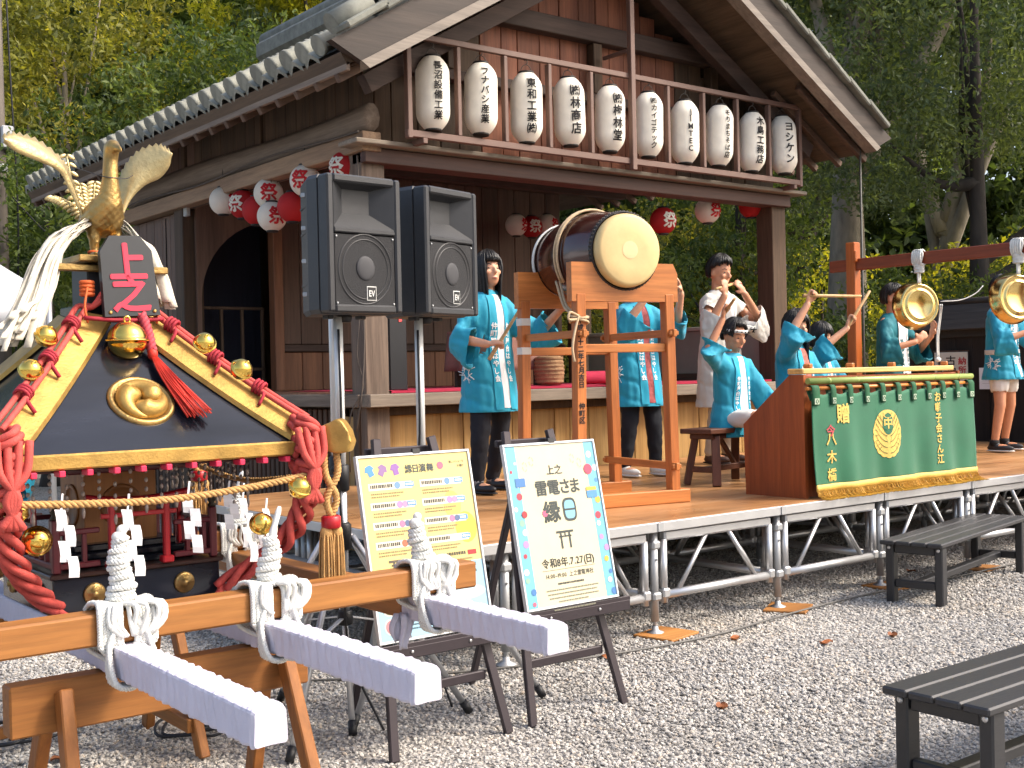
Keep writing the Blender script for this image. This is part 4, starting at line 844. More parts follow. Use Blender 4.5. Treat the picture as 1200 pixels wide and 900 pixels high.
BEAM=wood('pine_beam_x','7d4b20','a56f38','X',7,.55,.12,.1); BEAMY=wood('pine_beam_y','7d4b20','a56f38','Y',7,.55,.12,.1); BEAMZ=wood('pine_leg','834d22','aa7038','Z',7,.55,.12,.1); SHW=wood('inner_shrine_wood','7d4c22','a9723a','Z',6,.45,.1,.06)
MX,MY=1.345,3.84
def shrine():
    t=thing('portable_shrine','portable shrine with black lacquer roof, golden phoenix, red ropes and white-wrapped poles','portable shrine',(MX,MY,0))
    def bx(n,c,s,m,par=t,bev=.004): b=B(); b.box(c,s,bev); return obj(n,b,m,par)
    rd=random.Random(9)
    # poles
    def pole(x,y0,y1,m,wrapped):
        if not wrapped: return bx('carrying_pole',(x,(y0+y1)/2,.655),(.085,y1-y0,.085),m)
        b=B(); N=int((y1-y0)/.012); secs=[]; n=24; vs=[]
        ph=0; sc=1; KR=[(1,.0),(1,.45),(1,.80),(.94,.94),(.80,1),(.45,1)]; KR=KR+[(-z,x) for x,z in KR]; KR=KR+[(-x,-z) for x,z in KR]
        for i in range(N+1):
            ph+=rd.uniform(.15,.9); s=.0395+.0036*((i*.012+.006*math.sin(i*.3))/.052%1)+.0005*rd.uniform(-1,1)
            if i==0: s*=.95
            for k in range(n):
                a=2*PI*k/n; cx,cz=KR[k]; wv=.0011*math.sin(i*1.9+3*cx+2*cz+rd.uniform(-.4,.4))
                vs.append(V((x+cx*(s+wv),y0+(y1-y0)*i/N+((.022*cx+.012*cz)*min(1,i/4,(N-i)/4) if 0<i<N else 0),.655+cz*(s+wv))))
        fs=[[i*n+k,i*n+(k+1)%n,(i+1)*n+(k+1)%n,(i+1)*n+k] for i in range(N) for k in range(n)]+[list(range(n))[::-1],[N*n+k for k in range(n)]]
        b.add(vs,fs,False); return obj('wrapped_pole',b,CLOTH,t)
    pole(-.215,2.285-MY,1.35,CLOTH,True); pole(.215,2.335-MY,1.35,CLOTH,True); pole(.755,2.50-MY,-.62,CLOTH,True); pole(.755,-.615,1.30,BEAMY,False); pole(-.755,2.45-MY,-.62,CLOTH,True); pole(-.755,-.615,1.30,BEAMY,False)
    for y in(-.69,.69): bx('cross_beam',(0,y,.742),(1.86,.085,.083),BEAM,bev=.006)
    b=B()
    for q,(dx,L_) in enumerate(((0,.11),(.02,.08),(-.015,.09))):
        b.slab(lambda u,v:(V((.70+dx+(u-.5)*.034+.008*math.sin(v*5+q),-.655+.012*q+.008*math.sin(u*9+v*4),.635-v*L_)),V((-.3,-1,0)).normalized()),6,8,.003)
    obj('cloth_end',b,CLOTH,t)
    # white rope lashings, each with a standing bound stalk
    def lash(x,y,h,side,lean):
        b=B(); c=V((x,y,.742))
        for k in range(7):                      # turns round the beam
            for s in(-1,1):
                u=x+s*(.022+.0085*k)+rd.uniform(-.003,.003); w_=.050+.003*rd.random()
                P=[V((u,y-w_,.70)),V((u,y-w_,.785)),V((u-.005*s,y-.02,.797+.002*k)),V((u,y+w_,.785)),V((u,y+w_,.69)),V((u-s*.02,y+.03,.665)),V((u-s*.03,y-.03,.66)),V((u,y-w_,.70))]
                rope(b,arc(P,3),.0068,3,.022,None,4)
        for k in range(5):                      # turns down round the pole
            for s in(-1,1):
                P=[V((x+s*.02,y-.055,.775-.004*k)),V((x+s*.055,y-.062,.70)),V((x+s*.056,y-.066-.011*k,.61)),V((x,y-.062-.011*k,.600)),V((x-s*.02,y-.06,.66))]
                rope(b,arc(P,4),.0068,3,.022,None,4)
        top=V((x+lean,y,.80+h)); P=[]
        turns=int(h/.0125); r0=.034
        for k in range(turns*10+1):
            f=k/(turns*10); a=k*2*PI/10; r_=r0*(1-.55*f)*(1+.10*math.sin(k*.37)+.07*math.sin(k*.11+x*9)); cc=V((x,y,.79)).lerp(top,f)+V((.005*math.sin(f*9+x*7),0,.002*math.sin(k*.9))); P.append(cc+V((math.cos(a)*r_,math.sin(a)*r_,0)))
        rope(b,P,.0078,3,.024,None,4); b.tube([V((x,y,.79)),top],[.03,.012],8)
        if side: b.tube(arc([top-V((0,0,.02)),top+V((.012,0,.03)),top+V((.03,0,.085))],4),[.012]*4+[.009]*4+[.005],8)
        else: b.ell(top+V((0,0,.004)),(.02,.02,.016)); b.ell(top+V((.008,0,.022)),(.014,.014,.014))
        for k in range(14):                     # fluffy loose turns at the foot
            a=rd.uniform(0,6.28); b.tube(arc([V((x+.03*math.cos(a),y-.03,.80)),V((x+.07*math.cos(a)+.02,y-.06+.02*math.sin(a),.80)),V((x+.075*math.cos(a)+.02,y-.065,.755)),V((x+.04*math.cos(a)+.02,y-.06,.72))],3),.0062,6)
        obj('rope_lashing',b,WROPE,t)
    lash(-.215,-.69,.17,False,.0); lash(.215,-.69,.13,True,.012); lash(.755,-.69,.12,False,-.03); lash(.755,.69,.13,True,.01); lash(.215,.69,.1,False,0)
    # base, steps and fence
    bx('base',(0,0,.755),(.52,.52,.115),LAC); bx('base_rim',(0,0,.818),(.54,.54,.014),mat('dark_brown_lacquer','2a1512',.3)); bx('base_foot',(0,0,.70),(.50,.50,.02),MATS['dark_brown_lacquer'])
    for k,(s,z) in enumerate(((.40,.84),(.36,.862),(.32,.884))): bx('step',(0,0,z-.004),(s,s,.022),LAC)
    for sx,sy in((-1,0),(1,0),(0,-1),(0,1)):
        for q in(-.14,.14):
            b=B(); b.lathe([(.030,0),(.034,.004),(.030,.010),(.010,.012),(.012,.018),(.001,.020)],20,Matrix.Translation((sx*.26+(q if sy else 0),sy*.26+(q if sx else 0),.757))@(Matrix.Rotation(PI/2,4,'Y') if sx>0 else Matrix.Rotation(-PI/2,4,'Y') if sx<0 else Matrix.Rotation(PI/2*(1 if sy<0 else -1),4,'X'))); obj('brass_boss',b,BRASS,t)
    f=.245
    for sx,sy in((-1,0),(1,0),(0,-1),(0,1)):
        for z,h in((.845,.018),(.945,.016)):
            for lo,hi in(((-f,-.115),(.115,f)) if (sy==-1) else ((-f,f),)):
                c=((lo+hi)/2,sy*f,z) if sy else (sx*f,(lo+hi)/2,z); bx('fence_rail',c,((hi-lo),.016,h) if sy else (.016,hi-lo,h),MAR,bev=.003)
        for q in np.linspace(-f+.03,f-.03,9):
            if sy==-1 and abs(q)<.115: continue
            bx('fence_baluster',(q,sy*f,.895) if sy else (sx*f,q,.895),(.014,.014,.085),MAR,bev=.002)
    for sx in(-1,1):
        for sy in(-1,1):
            p=bx('fence_post',(sx*f,sy*f,.905),(.024,.024,.16),MAR); b=B(); b.lathe([(.013,.985),(.013,.992),(.009,.997),(.015,1.008),(.013,1.02),(.004,1.032)],12,Matrix.Translation((sx*f,sy*f,0))); obj('finial',b,mat('dark_bronze','3a352d',.4,.8),p)
    for y_ in(-.265,):
        for s in(-1,1): bx('gate_post',(s*.085,y_,.925),(.020,.020,.19),REDL,bev=.005); bx('gate_foot',(s*.085,y_,.838),(.036,.036,.022),REDL)
        b=B(); b.loft([((x,y_,1.028+.016*(x/.16)**2),(0,.013,0),(0,0,.011)) for x in np.linspace(-.16,.16,9)],4); obj('gate_lintel',b,REDL,t); bx('gate_tie',(0,y_,.985),(.235,.014,.014),REDL,bev=.002)
        for s in(-1,1): b=B(); b.box((s*.235,0,.93),(.016,.016,.19)); obj('side_gate_post',b,REDL,t)
    # little inner shrine
    bx('inner_body',(0,0,1.0),(.23,.23,.26),SHW); bx('inner_cornice',(0,0,1.135),(.255,.255,.03),mat('dark_bronze','3a352d'),bev=.006); bx('inner_neck',(0,0,1.17),(.21,.21,.05),SHW)
    for sx,sy in((-1,0),(1,0),(0,-1),(0,1)):
        b=B(); b.lathe([(.068,0),(.066,.004),(.056,.005),(.054,.002),(.002,.002)],28,Matrix.Translation((sx*.115,sy*.115,1.0))@(Matrix.Rotation(PI/2*sx,4,'Y') if sx else Matrix.Rotation(PI/2*(1 if sy<0 else -1),4,'X'))); obj('round_panel',b,wood('round_panel_wood','6b3f1a','96622f','X',6,.45,.1,.05),t)
    b=B()                                        # strings of pale beads hung under the eaves
    for sy,sx in((-1,0),(0,-1),(0,1)):
        for k in range(15):
            u=-.33+.66*k/14; x,y=(u,-.33) if sy else (sx*.33,u); L=rd.uniform(.08,.14)
            for q in range(5): b.ell((x,y,1.12-L*q/4),(.006,.006,.008 if q<4 else .017),None,6,4)
    obj('bead_fringe',b,mat('grey_beads','9b8f86',.35,.2,.3,60),t)
    # roof: four lacquer faces, gilded hips and eave boards, red rafter ends
    E_=.49; zt=1.575; ze=1.192; tw=.105
    def facepts(h=0): return None
    for k in range(4):
        Q=Matrix.Rotation(k*PI/2,4,'Z')
        def sag(u,v):                            # u across, v up the slope
            w_=E_*(1-v)+tw*v; x=(2*u-1)*w_; return V((x,-w_,ze+(zt-ze)*(v*.86+.14*v*v)))
        b=B(); b.grid(lambda u,v:sag(u,v),12,8); b.xf(Q); obj('roof_face',b,LAC,t)
        b=B(); b.box((0,-E_-.004,ze-.022),(2*E_+.02,.03,.044),.005); b.xf(Q); obj('eave_board',b,GOLDL,t)
        for j in range(13):
            if j==0: b=B(); b.box((0,0,0),(.017,.05,.017),.002); mr=b.mesh('rafter_end',mat('pink_red_paint','cf2a4d',.45))
            o=Q@V((-E_+.035+j*(2*E_-.07)/12,-E_+.0,ze-.054)); share('rafter_end',mr,t,o,(0,0,k*PI/2))
        b=B()                                    # hip board straddling the corner
        P=[];n_=10
        for i in range(n_+1):
            v=i/n_; w_=E_*(1-v)+tw*v; z=ze+(zt-ze)*(v*.86+.14*v*v); P.append((w_,z))
        vs=[]
        for w_,z in P:
            c=V((w_,-w_,z)); vs+=[c+V((-.092,-.004,.003)),c+V((-.088,-.006,.018)),c+V((.004,-.006,.034)),c+V((.006,.088,.018)),c+V((.004,.092,.003))]
        b.add(vs,[[i*5+j,i*5+j+1,(i+1)*5+j+1,(i+1)*5+j] for i in range(n_) for j in range(4)]+[[0,1,2,3,4],[n_*5+4,n_*5+3,n_*5+2,n_*5+1,n_*5]]); b.xf(Q); obj('hip_board',b,GOLDL,t)
        b=B()                                    # swelling scroll at the corner
        D=V((1,-1,0)).normalized(); c=V((E_-.01,-E_+.01,ze+.005)); pr=[(-.02,-.035),(.03,-.05),(.062,-.045),(.072,-.015),(.064,.02),(.045,.055),(.03,.062),(.012,.05),(-.02,.035)]
        T=Matrix.Translation(c)@Matrix((D,V((0,0,1)),D.cross(V((0,0,1))))).transposed().to_4x4()
        b.prism([(x*1.15+.055,y*1.0) for x,y in pr],-.034,.034,T); b=remesh(b,.006,6); b.xf(Q); obj('corner_scroll',b,GOLDL,t)
    bx('roof_soffit',(0,0,ze-.05),(2*E_-.05,2*E_-.05,.008),mat('dark_red_soffit','35100f',.5)); bx('soffit_frame',(0,0,1.125),(.40,.40,.03),MAR)
    bx('top_plinth',(0,0,1.60),(.21,.21,.06),LAC); bx('top_box',(0,0,1.69),(.15,.15,.14),mat('grey_black_paint','22252a',.5)); bx('top_plate',(0,0,1.775),(.22,.22,.022),BRASS)
    b=B(); b.box((0,-.09,1.745),(.36,.022,.022)); tb=obj('cross_bracket',b,BRASS,t)
    # crest with three whirling commas on the front face
    nrm=V((0,-(zt-ze),(E_-tw))).normalized(); up=V((0,(E_-tw),(zt-ze))).normalized(); ctr=V((-.015,-.335,1.318))+nrm*.004
    T=Matrix.Translation(ctr)@Matrix((V((1,0,0)),up,nrm)).transposed().to_4x4()
    b=B(); b.lathe([(.098,0),(.101,.010),(.095,.020),(.086,.020),(.082,.013),(.001,.013)],36,T); cr=obj('crest',b,BRASS,t)
    for k in range(3):
        P=[];r_=[]
        for i in range(15):
            u=i/14; a=k*2*PI/3+u*2.3+.4; rr=.036+.036*u**.8; P.append(T@V((rr*math.cos(a),rr*math.sin(a),.017))); r_.append(.034*(1-u)**.75+.003)
        b=B(); b.tube(P,r_,12); b.ell(P[0],(.034,.034,.026)); obj('comma',remesh(b,.005,5),GOLDL,cr)
    # ropes along the hips, knotted at the corners and tied down to the base
    def strand(b,pts,rad,pitch=.085): rope(b,arc(pts,8),rad,3,pitch,None,7)
    for s in(-1,1):
        b=B()
        for o in(-.012,.014):
            P=[]
            for i in range(7):
                v=1.0-i/6*.93; w_=E_*(1-v)+tw*v; z=ze+(zt-ze)*(v*.86+.14*v*v); P.append(V((s*(w_+o),-w_-.012+o*.5,z+.048)))
            P=[V((s*.05,-.16,1.66+o)),V((s*.085,-.14,1.62))]+P; b.tube(arc(P,5),.0088,8)
        obj('hip_rope',b,REDR,t)
        for v in(.86,.60,.34):                     # binding knots
            w_=E_*(1-v)+tw*v; z=ze+(zt-ze)*(v*.86+.14*v*v)+.05; b=B(); ax=V((s,-1,-.8)).normalized(); c=V((s*w_,-w_-.01,z))
            q=ax.to_track_quat('Z','Y').to_matrix()
            for k in range(3): b.tube([c+ax*(k-1)*.012+q@V((.021*math.cos(a),.021*math.sin(a),0)) for a in np.linspace(0,2*PI,13)],.0055,6,False)
            b.tube(arc([c,c+V((0,-.03,-.02)),c+V((-.02*s,-.035,-.055))],4),.006,6); obj('rope_knot',b,mat('crimson_cord','9c1f2e',.75,0,.15,40,.2,200),t)
        b=B(); cx=s*.462; rr=[]
        for k in range(9):                         # the big corner knot: slanting loops round the corner
            z=1.25-k*.027+.008*math.sin(k*2.1); w_=.050-.003*abs(k-3)+.006*math.sin(k*1.7)
            P=[V((cx-s*w_*1.05,-.49-.02,z+.02)),V((cx-s*.02,-.49-w_-.015,z+.005)),V((cx+s*w_*.6,-.49-w_*.5,z-.02)),V((cx+s*w_*.75,-.49+.03,z-.03)),V((cx-s*.02,-.49+w_,z-.01)),V((cx-s*w_,-.49+.02,z+.015)),V((cx-s*w_*1.05,-.49-.02,z+.0))]
            b.tube(arc(P,5),.0115,8)
        for k in range(4): b.tube(arc([V((cx-s*.065+s*.028*k,-.545,1.235)),V((cx-s*.05+s*.022*k,-.56,1.15)),V((cx-s*.02*k*.5,-.555,1.08)),V((cx-s*.045+s*.02*k,-.54,1.0))],5),.0115,8)
        obj('corner_knot',b,REDR,t)
        b=B(); e=(s*.265,-.275,.735)
        for k in range(4):
            P=[]
            for i in range(13):
                u=i/12; a=u*9.5+k*1.57; c=V((cx-s*.01,-.50,1.04)).lerp(V(e),u)+V((s*.05*math.sin(u*PI),-.05*math.sin(u*PI),0)); r_=.030*(1-.15*u); P.append(c+V((math.cos(a)*r_,math.sin(a)*r_*.8,math.sin(a)*r_*.4)))
            b.tube(arc(P,4),.0125,8)
        b.tube(arc([V(e),V((s*.22,-.30,.70)),V((s*.12,-.30,.685)),V((s*.05,-.29,.66))],5),.012,8); obj('tie_down_rope',b,REDR,t)
    b=B(); b.tube(arc([(-.12,-.17,1.585),(0,-.185,1.578),(.13,-.17,1.585)],4),.007,6); obj('front_cord',b,MATS['crimson_cord'],t)
    # bells
    def bell(c,r_,big=False,tilt=(0,0,0)):
        b=B(); pr=[(.001,-r_)]+[(r_*math.cos(a),r_*math.sin(a)) for a in np.linspace(-1.4,-.06,9)]+[(r_*1.10,-r_*.05),(r_*1.10,r_*.05)]+[(r_*math.cos(a),r_*math.sin(a)) for a in np.linspace(.06,1.4,9)]+[(.001,r_)]
        T=Matrix.Translation(c)@Euler(tilt).to_matrix().to_4x4(); b.lathe(pr,28,T); o=obj('bell',b,GOLD,t)
        b=B(); b.box((0,0,-r_*.93),(r_*1.1,r_*.10,r_*.2),.001); b.xf(T); obj('slot',b,CAP,o)
        b=B(); b.tube([T@V((r_*.16*math.cos(a),0,r_*1.08+r_*.16*math.sin(a))) for a in np.linspace(0,2*PI,11)],r_*.05,6,False); obj('loop',b,GOLD,o)
    bell(V((.0,-.205,1.515)),.060)
    def L(px,py,d): p=pix(px,py,d); return p-V((MX,MY,0))
    for px,py,d,ti in((283,433,3.58,(.9,.3,0)),(240,402,3.66,(.9,-.3,0)),(54,394,3.52,(.8,.3,0)),(36,434,3.40,(.9,0,0)),(351,572,3.52,(.6,.2,0)),(306,614,3.50,(.9,-.5,0)),(18,600,3.22,(.4,.3,0)),(43,634,3.26,(1.4,.2,0))): bell(L(px,py,d),.0325 if (px,py)!=(43,634) else .038,False,ti)
    # red tassel beside the bell
    b=B(); 
    for k in range(46):
        a=k*2.4; r_=.028*math.sqrt(k/46); b.tube(arc([V((.072+r_*.35*math.cos(a),-.238+r_*.3*math.sin(a),1.462)),V((.090+r_*math.cos(a),-.315+r_*.6*math.sin(a),1.395)),V((.135+1.5*r_*math.cos(a),-.425+r_*.5*math.sin(a),1.288+rd.uniform(-.014,.014))) ],3),.0022,4)
    b.ell((.070,-.228,1.472),(.016,.016,.02)); obj('red_tassel',b,mat('scarlet_silk','c8301f',.6,0,.12,60),t)
    b=B(); rope(b,arc([V((.055,-.18,1.60)),V((.066,-.205,1.54)),V((.07,-.225,1.48))],8),.014,3,.045); obj('tassel_cord',b,mat('pink_red_cord','b8404a',.7,0,.15,60),t)
    # straw rope across the front with paper streamers
    b=B(); P=[V((-.60,-.50,1.075)),V((-.45,-.535,1.067)),V((-.2,-.545,1.052)),V((.0,-.545,1.048)),V((.22,-.545,1.062)),V((.43,-.535,1.085))]; rope(b,arc(P,10),.0095,3,.05,None,6); obj('straw_rope',b,STRAW,t)
    b=B(); rope(b,arc([V((.47,-.43,1.075)),V((.45,-.1,1.045)),V((.45,.2,1.06)),V((.47,.46,1.09))],8),.008,3,.05); obj('straw_rope',b,STRAW,t)
    def shide(c,s,rz,n=4):
        b=B(); x=0; z=0
        b.box((0,0,-.005*s),(.006,.002,.05*s),0)
        for k in range(n):
            w_,h=.030*s,.052*s; off=(.016 if k%2 else -.004)*s+k*.006*s
            b.slab(lambda u,v:(V((off+(u-.5)*w_+v*.010*s,-.004*k-.006*math.sin(v*3),-.02*s-k*.038*s-v*h)),V((0,-1,0))),2,3,.0012,False)
        b.xf(Matrix.Translation(c)@Matrix.Rotation(rz,4,'Z')@Matrix.Rotation(.12,4,'Y')); obj('paper_streamer',b,SHIDE,t)
    for px,py,d,s,rz in((72,588,3.30,1.12,.3),(150,588,3.38,1.12,.2),(221,572,3.5,1.0,-.3),(285,575,3.62,1.15,.4),(268,570,3.75,.9,-.4),(312,590,3.6,.8,.2),(300,610,3.8,.8,.5)): shide(L(px,py,d),s,rz,4 if s>.9 else 3)
    # straw tassels hung from corners
    def straw_tassel(c,top,L_):
        b=B(); c=V(c)
        for s in(-1,1): rope(b,arc([c+V((s*.016,0,top)),c+V((s*.022,-.01,top*.6)),c+V((-s*.018,-.006,top*.3)),c+V((s*.012,0,0))],8),.010,3,.035,None,5)
        o=obj('straw_tassel',b,STRAW,t)
        b=B()
        for q in(-1,1):
            for k in range(34): a=k*2.4; r_=.024*math.sqrt(k/34); x=c.x+q*.018; b.tube(arc([V((x+r_*.3*math.cos(a),c.y+r_*.3*math.sin(a),c.z-.01)),V((x+r_*.9*math.cos(a),c.y+r_*math.sin(a),c.z-.05)),V((x+r_*1.25*math.cos(a),c.y+1.2*r_*math.sin(a),c.z-L_+rd.uniform(-.012,.012)))],3),.0026,4)
            b.ell((c.x+q*.018,c.y,c.z-.025),(.02,.02,.024))
        obj('straw_fringe',b,STRAW,o)
        b=B(); b.lathe([(.026,-.012),(.031,-.008),(.031,.024),(.026,.028)],14,Matrix.Translation(c)); obj('red_binding',b,REDL,o)
    straw_tassel((.515,-.53,.925),.27,.25); straw_tassel((.50,.44,1.02),.17,.14)
    # name board
    pl=[(-.088,-.125),(.088,-.125),(.082,.08),(.048,.128),(-.048,.128),(-.082,.08)]
    T=Matrix.Translation((.02,-.165,1.715))@Matrix.Rotation(PI/2-.10,4,'X')@Matrix.Rotation(.05,4,'Z')
    b=B(); b.prism(pl,-.012,.012,T); nb=obj('name_board',b,mat('black_board','191c20',.4,0,.2,20),t)
    for s,y in(('上',.048),('之',-.052)):
        tb=text(s,.125,.03); vs=[V((p.x,p.y+y,p.z)) for p in tb.v]; q=B(); q.add([T@V((p.x,p.y,.0145+p.z)) for p in vs],tb.f); obj('lettering',q,mat('crimson_paint','c31c3d',.5),nb)
    for x in(-.07,.07): b=B(); b.lathe([(.006,0),(.006,.003),(.003,.005)],8,T@Matrix.Translation((x,-.112,.012))); obj('stud',b,BRASS,nb)
    for s in(-1,1):
        b=B()
        for k in range(4): b.tube([V((s*.095,-.13,1.66+k*.012))+V((.018*math.cos(a),.018*math.sin(a),0)) for a in np.linspace(0,2*PI,11)],.007,6,False)
        b.tube(arc([V((s*.10,-.15,1.68)),V((s*.115,-.165,1.62)),V((s*.108,-.17,1.57))],4),.004,5); obj('orange_cord',b,mat('orange_cord','c85a24',.7),t)
    # white hemp streamers either side of the phoenix
    for s,sets in((-1,46),(1,20)):
        b=B()
        for k in range(sets):
            q=rd.uniform(0,1); a=V((s*(.045+.02*rd.random()),-.03+rd.uniform(-.03,.05),1.905-.02*rd.random()))
            if s<0: P=[a,a+V((-.09-.05*q,-.05,-.10+.02*q)),a+V((-.14-.12*q,-.10-.06*q,-.24-.03*q)),a+V((-.19-.15*q,-.13-.12*q,-.36+.10*rd.random()-.08*q))]
            else: P=[a,a+V((.05+.02*q,-.02,-.07)),a+V((.075+.03*q,-.03,-.15)),a+V((.08+.05*q,-.04-.03*q,-.22-.05*q))]
            C_=arc(P,6); w_=.008+.012*rd.random(); ph=rd.uniform(0,6)
            b.slab(lambda u,v:(lambda i:(C_[i]+V(((v-.5)*w_*(.5+u),(v-.5)*w_*math.sin(ph+u*5),.006*math.sin(u*17+ph))),V((math.sin(ph+u*3)*.5,-1,.3)).normalized()))(min(len(C_)-1,int(round(u*(len(C_)-1))))),len(C_)-1,2,.002)
        obj('hemp_streamer',b,HEMP,t)
    # phoenix
    b=B(); z=1.79
    b.loft([((.0,.12,z+.135),(.02,0,0),(0,.004,.02)),((0,.07,z+.125),(.05,0,0),(0,.012,.045)),((0,0,z+.12),(.066,0,0),(0,.012,.062)),((0,-.05,z+.135),(.058,0,0),(0,.02,.058)),((0,-.085,z+.18),(.036,0,0),(0,.03,.030)),((0,-.09,z+.24),(.025,0,0),(0,.026,.006)),((0.004,-.085,z+.30),(.023,0,0),(0,.024,.004)),((.006,-.088,z+.33),(.024,0,0),(0,.028,.006)),((.008,-.095,z+.355),(.016,0,0),(0,.022,.008))],14)
    b.ell((.006,-.096,z+.338),(.025,.036,.026)); b.loft([((.008,-.125,z+.335),(.014,0,0),(0,0,.016)),((.010,-.155,z+.325),(.007,0,0),(0,0,.010)),((.012,-.172,z+.312),(.002,0,0),(0,0,.003))],8)
    for s in(-1,1): b.loft([((s*.034,-.02,z+.09),(.026,0,0),(0,.028,0)),((s*.034,-.03,z+.05),(.018,0,0),(0,.018,0)),((s*.034,-.025,z+.01),(.012,0,0),(0,.012,0))],10); b.box((s*.034,-.045,z+.004),(.035,.06,.012))
    ph=obj('phoenix',remesh(b,.0055,3,lambda p:.0015*math.sin(p.z*260)*math.sin(p.x*260) if p.z<1.99 else 0),BRASS,t)
    for s,sp,tip in((-1,1.0,(-.305,-.06,.372)),(1,.86,(.215,-.06,.352))):
        # wing: a curved plate from the shoulder up and out, scalloped along its upper edge
        if s<0: A_=((-.055,.0,.11),(-.10,.0,.21),(-.135,-.01,.265),(-.22,-.04,.29),(-.275,-.055,.305),(-.312,-.06,.328)); B_=((-.05,.03,.14),(-.08,.03,.25),(-.115,.02,.305),(-.19,.0,.352),(-.265,-.03,.362),(-.315,-.058,.345))
        else: A_=((.055,-.01,.11),(.095,-.01,.19),(.14,-.02,.24),(.185,-.035,.265),(.21,-.05,.30),(.218,-.055,.335)); B_=((.045,.03,.13),(.062,.03,.22),(.085,.02,.295),(.13,.0,.352),(.185,-.03,.372),(.216,-.05,.352))
        A=arc([V(p)+V((0,0,z)) for p in A_],6); Bq=arc([V(p)+V((0,0,z)) for p in B_],6); n_=len(A)-1
        b=B(); b.slab(lambda u,v:(lambda i:((A[i].lerp(Bq[i]+V((0,0,.010*(i%2) if v>.9 else 0)),v)+V((0,-.012*math.sin(v*PI),0))),V((0,-1,.25)).normalized()))(int(round(u*n_))),n_,6,.004); obj('wing',b,mat('pale_brass','b9a678',.4,.75,.15,20,.25,60),ph)
    for k,(x,dz,y) in enumerate(((-.07,.335,.10),(-.02,.25,.13),(.03,.26,.13),(-.11,.20,.12))):
        b=B(); P=arc([V((0,.10,z+.12)),V((x*.6,y,z+.18)),V((x,y+.01,z+dz))],6)
        for i in range(2,len(P)):
            for s in(-1,1): b.ell(P[i]+V((s*.014,0,0)),(.016,.003,.007),Matrix.Rotation(s*.5,3,'Y'),8,5)
        b.tube(P,.004,6); obj('tail_feather',b,mat('pale_brass','c2a263'),ph)
    b=B(); b.tube(arc([V((-.10,-.02,z+.28)),V((-.03,-.10,z+.245)),V((0,-.115,z+.24)),V((.05,-.09,z+.245)),V((.10,-.02,z+.27))],5),.0018,5); obj('chain',b,WIRE,ph)
    b=B()
    for s in(-1,1): b.tube([V((s*.034+.016*math.cos(a),-.025+.016*math.sin(a),z+.012)) for a in np.linspace(0,2*PI,11)],.006,6,False)
    b.tube(arc([V((.034,-.04,z+.01)),V((-.0,-.06,z-.01)),V((.01,-.07,z-.05))],4),.004,5); obj('orange_cord',b,MATS['orange_cord'],ph)
    return t
shrine()
def sawhorse(label,x0,x1,y):
    t=thing('sawhorse',label,'sawhorse',((x0+x1)/2,y,0),world=True,group='wooden sawhorses under the portable shrine')
    b=B(); b.box(((x0+x1)/2,y,.541),(x1-x0,.07,.135),.005); obj('top_beam',b,BEAM,t)
    for x in(x0+.13,x1-.09):
        for s in(-1,1): b=B(); b.bar((x,y+s*.055,.585),(x+(.03 if x>1.3 else -.03),y+s*.27,.004),.055,.036,.004,up=(1,0,0)); obj('leg',b,BEAMZ,t)
        b=B(); b.bar((x,y-.235,.12),(x,y+.235,.12),.03,.05,.003); obj('stretcher',b,BEAMY,t)
    b=B(); b.bar((x0+.13,y,.165),(x1-.09,y,.165),.035,.04,.003); obj('long_stretcher',b,BEAM,t)
sawhorse('wooden sawhorse under the front of the shrine poles',.855,1.71,3.235); sawhorse('wooden sawhorse under the rear of the shrine poles',.75,1.84,4.42)
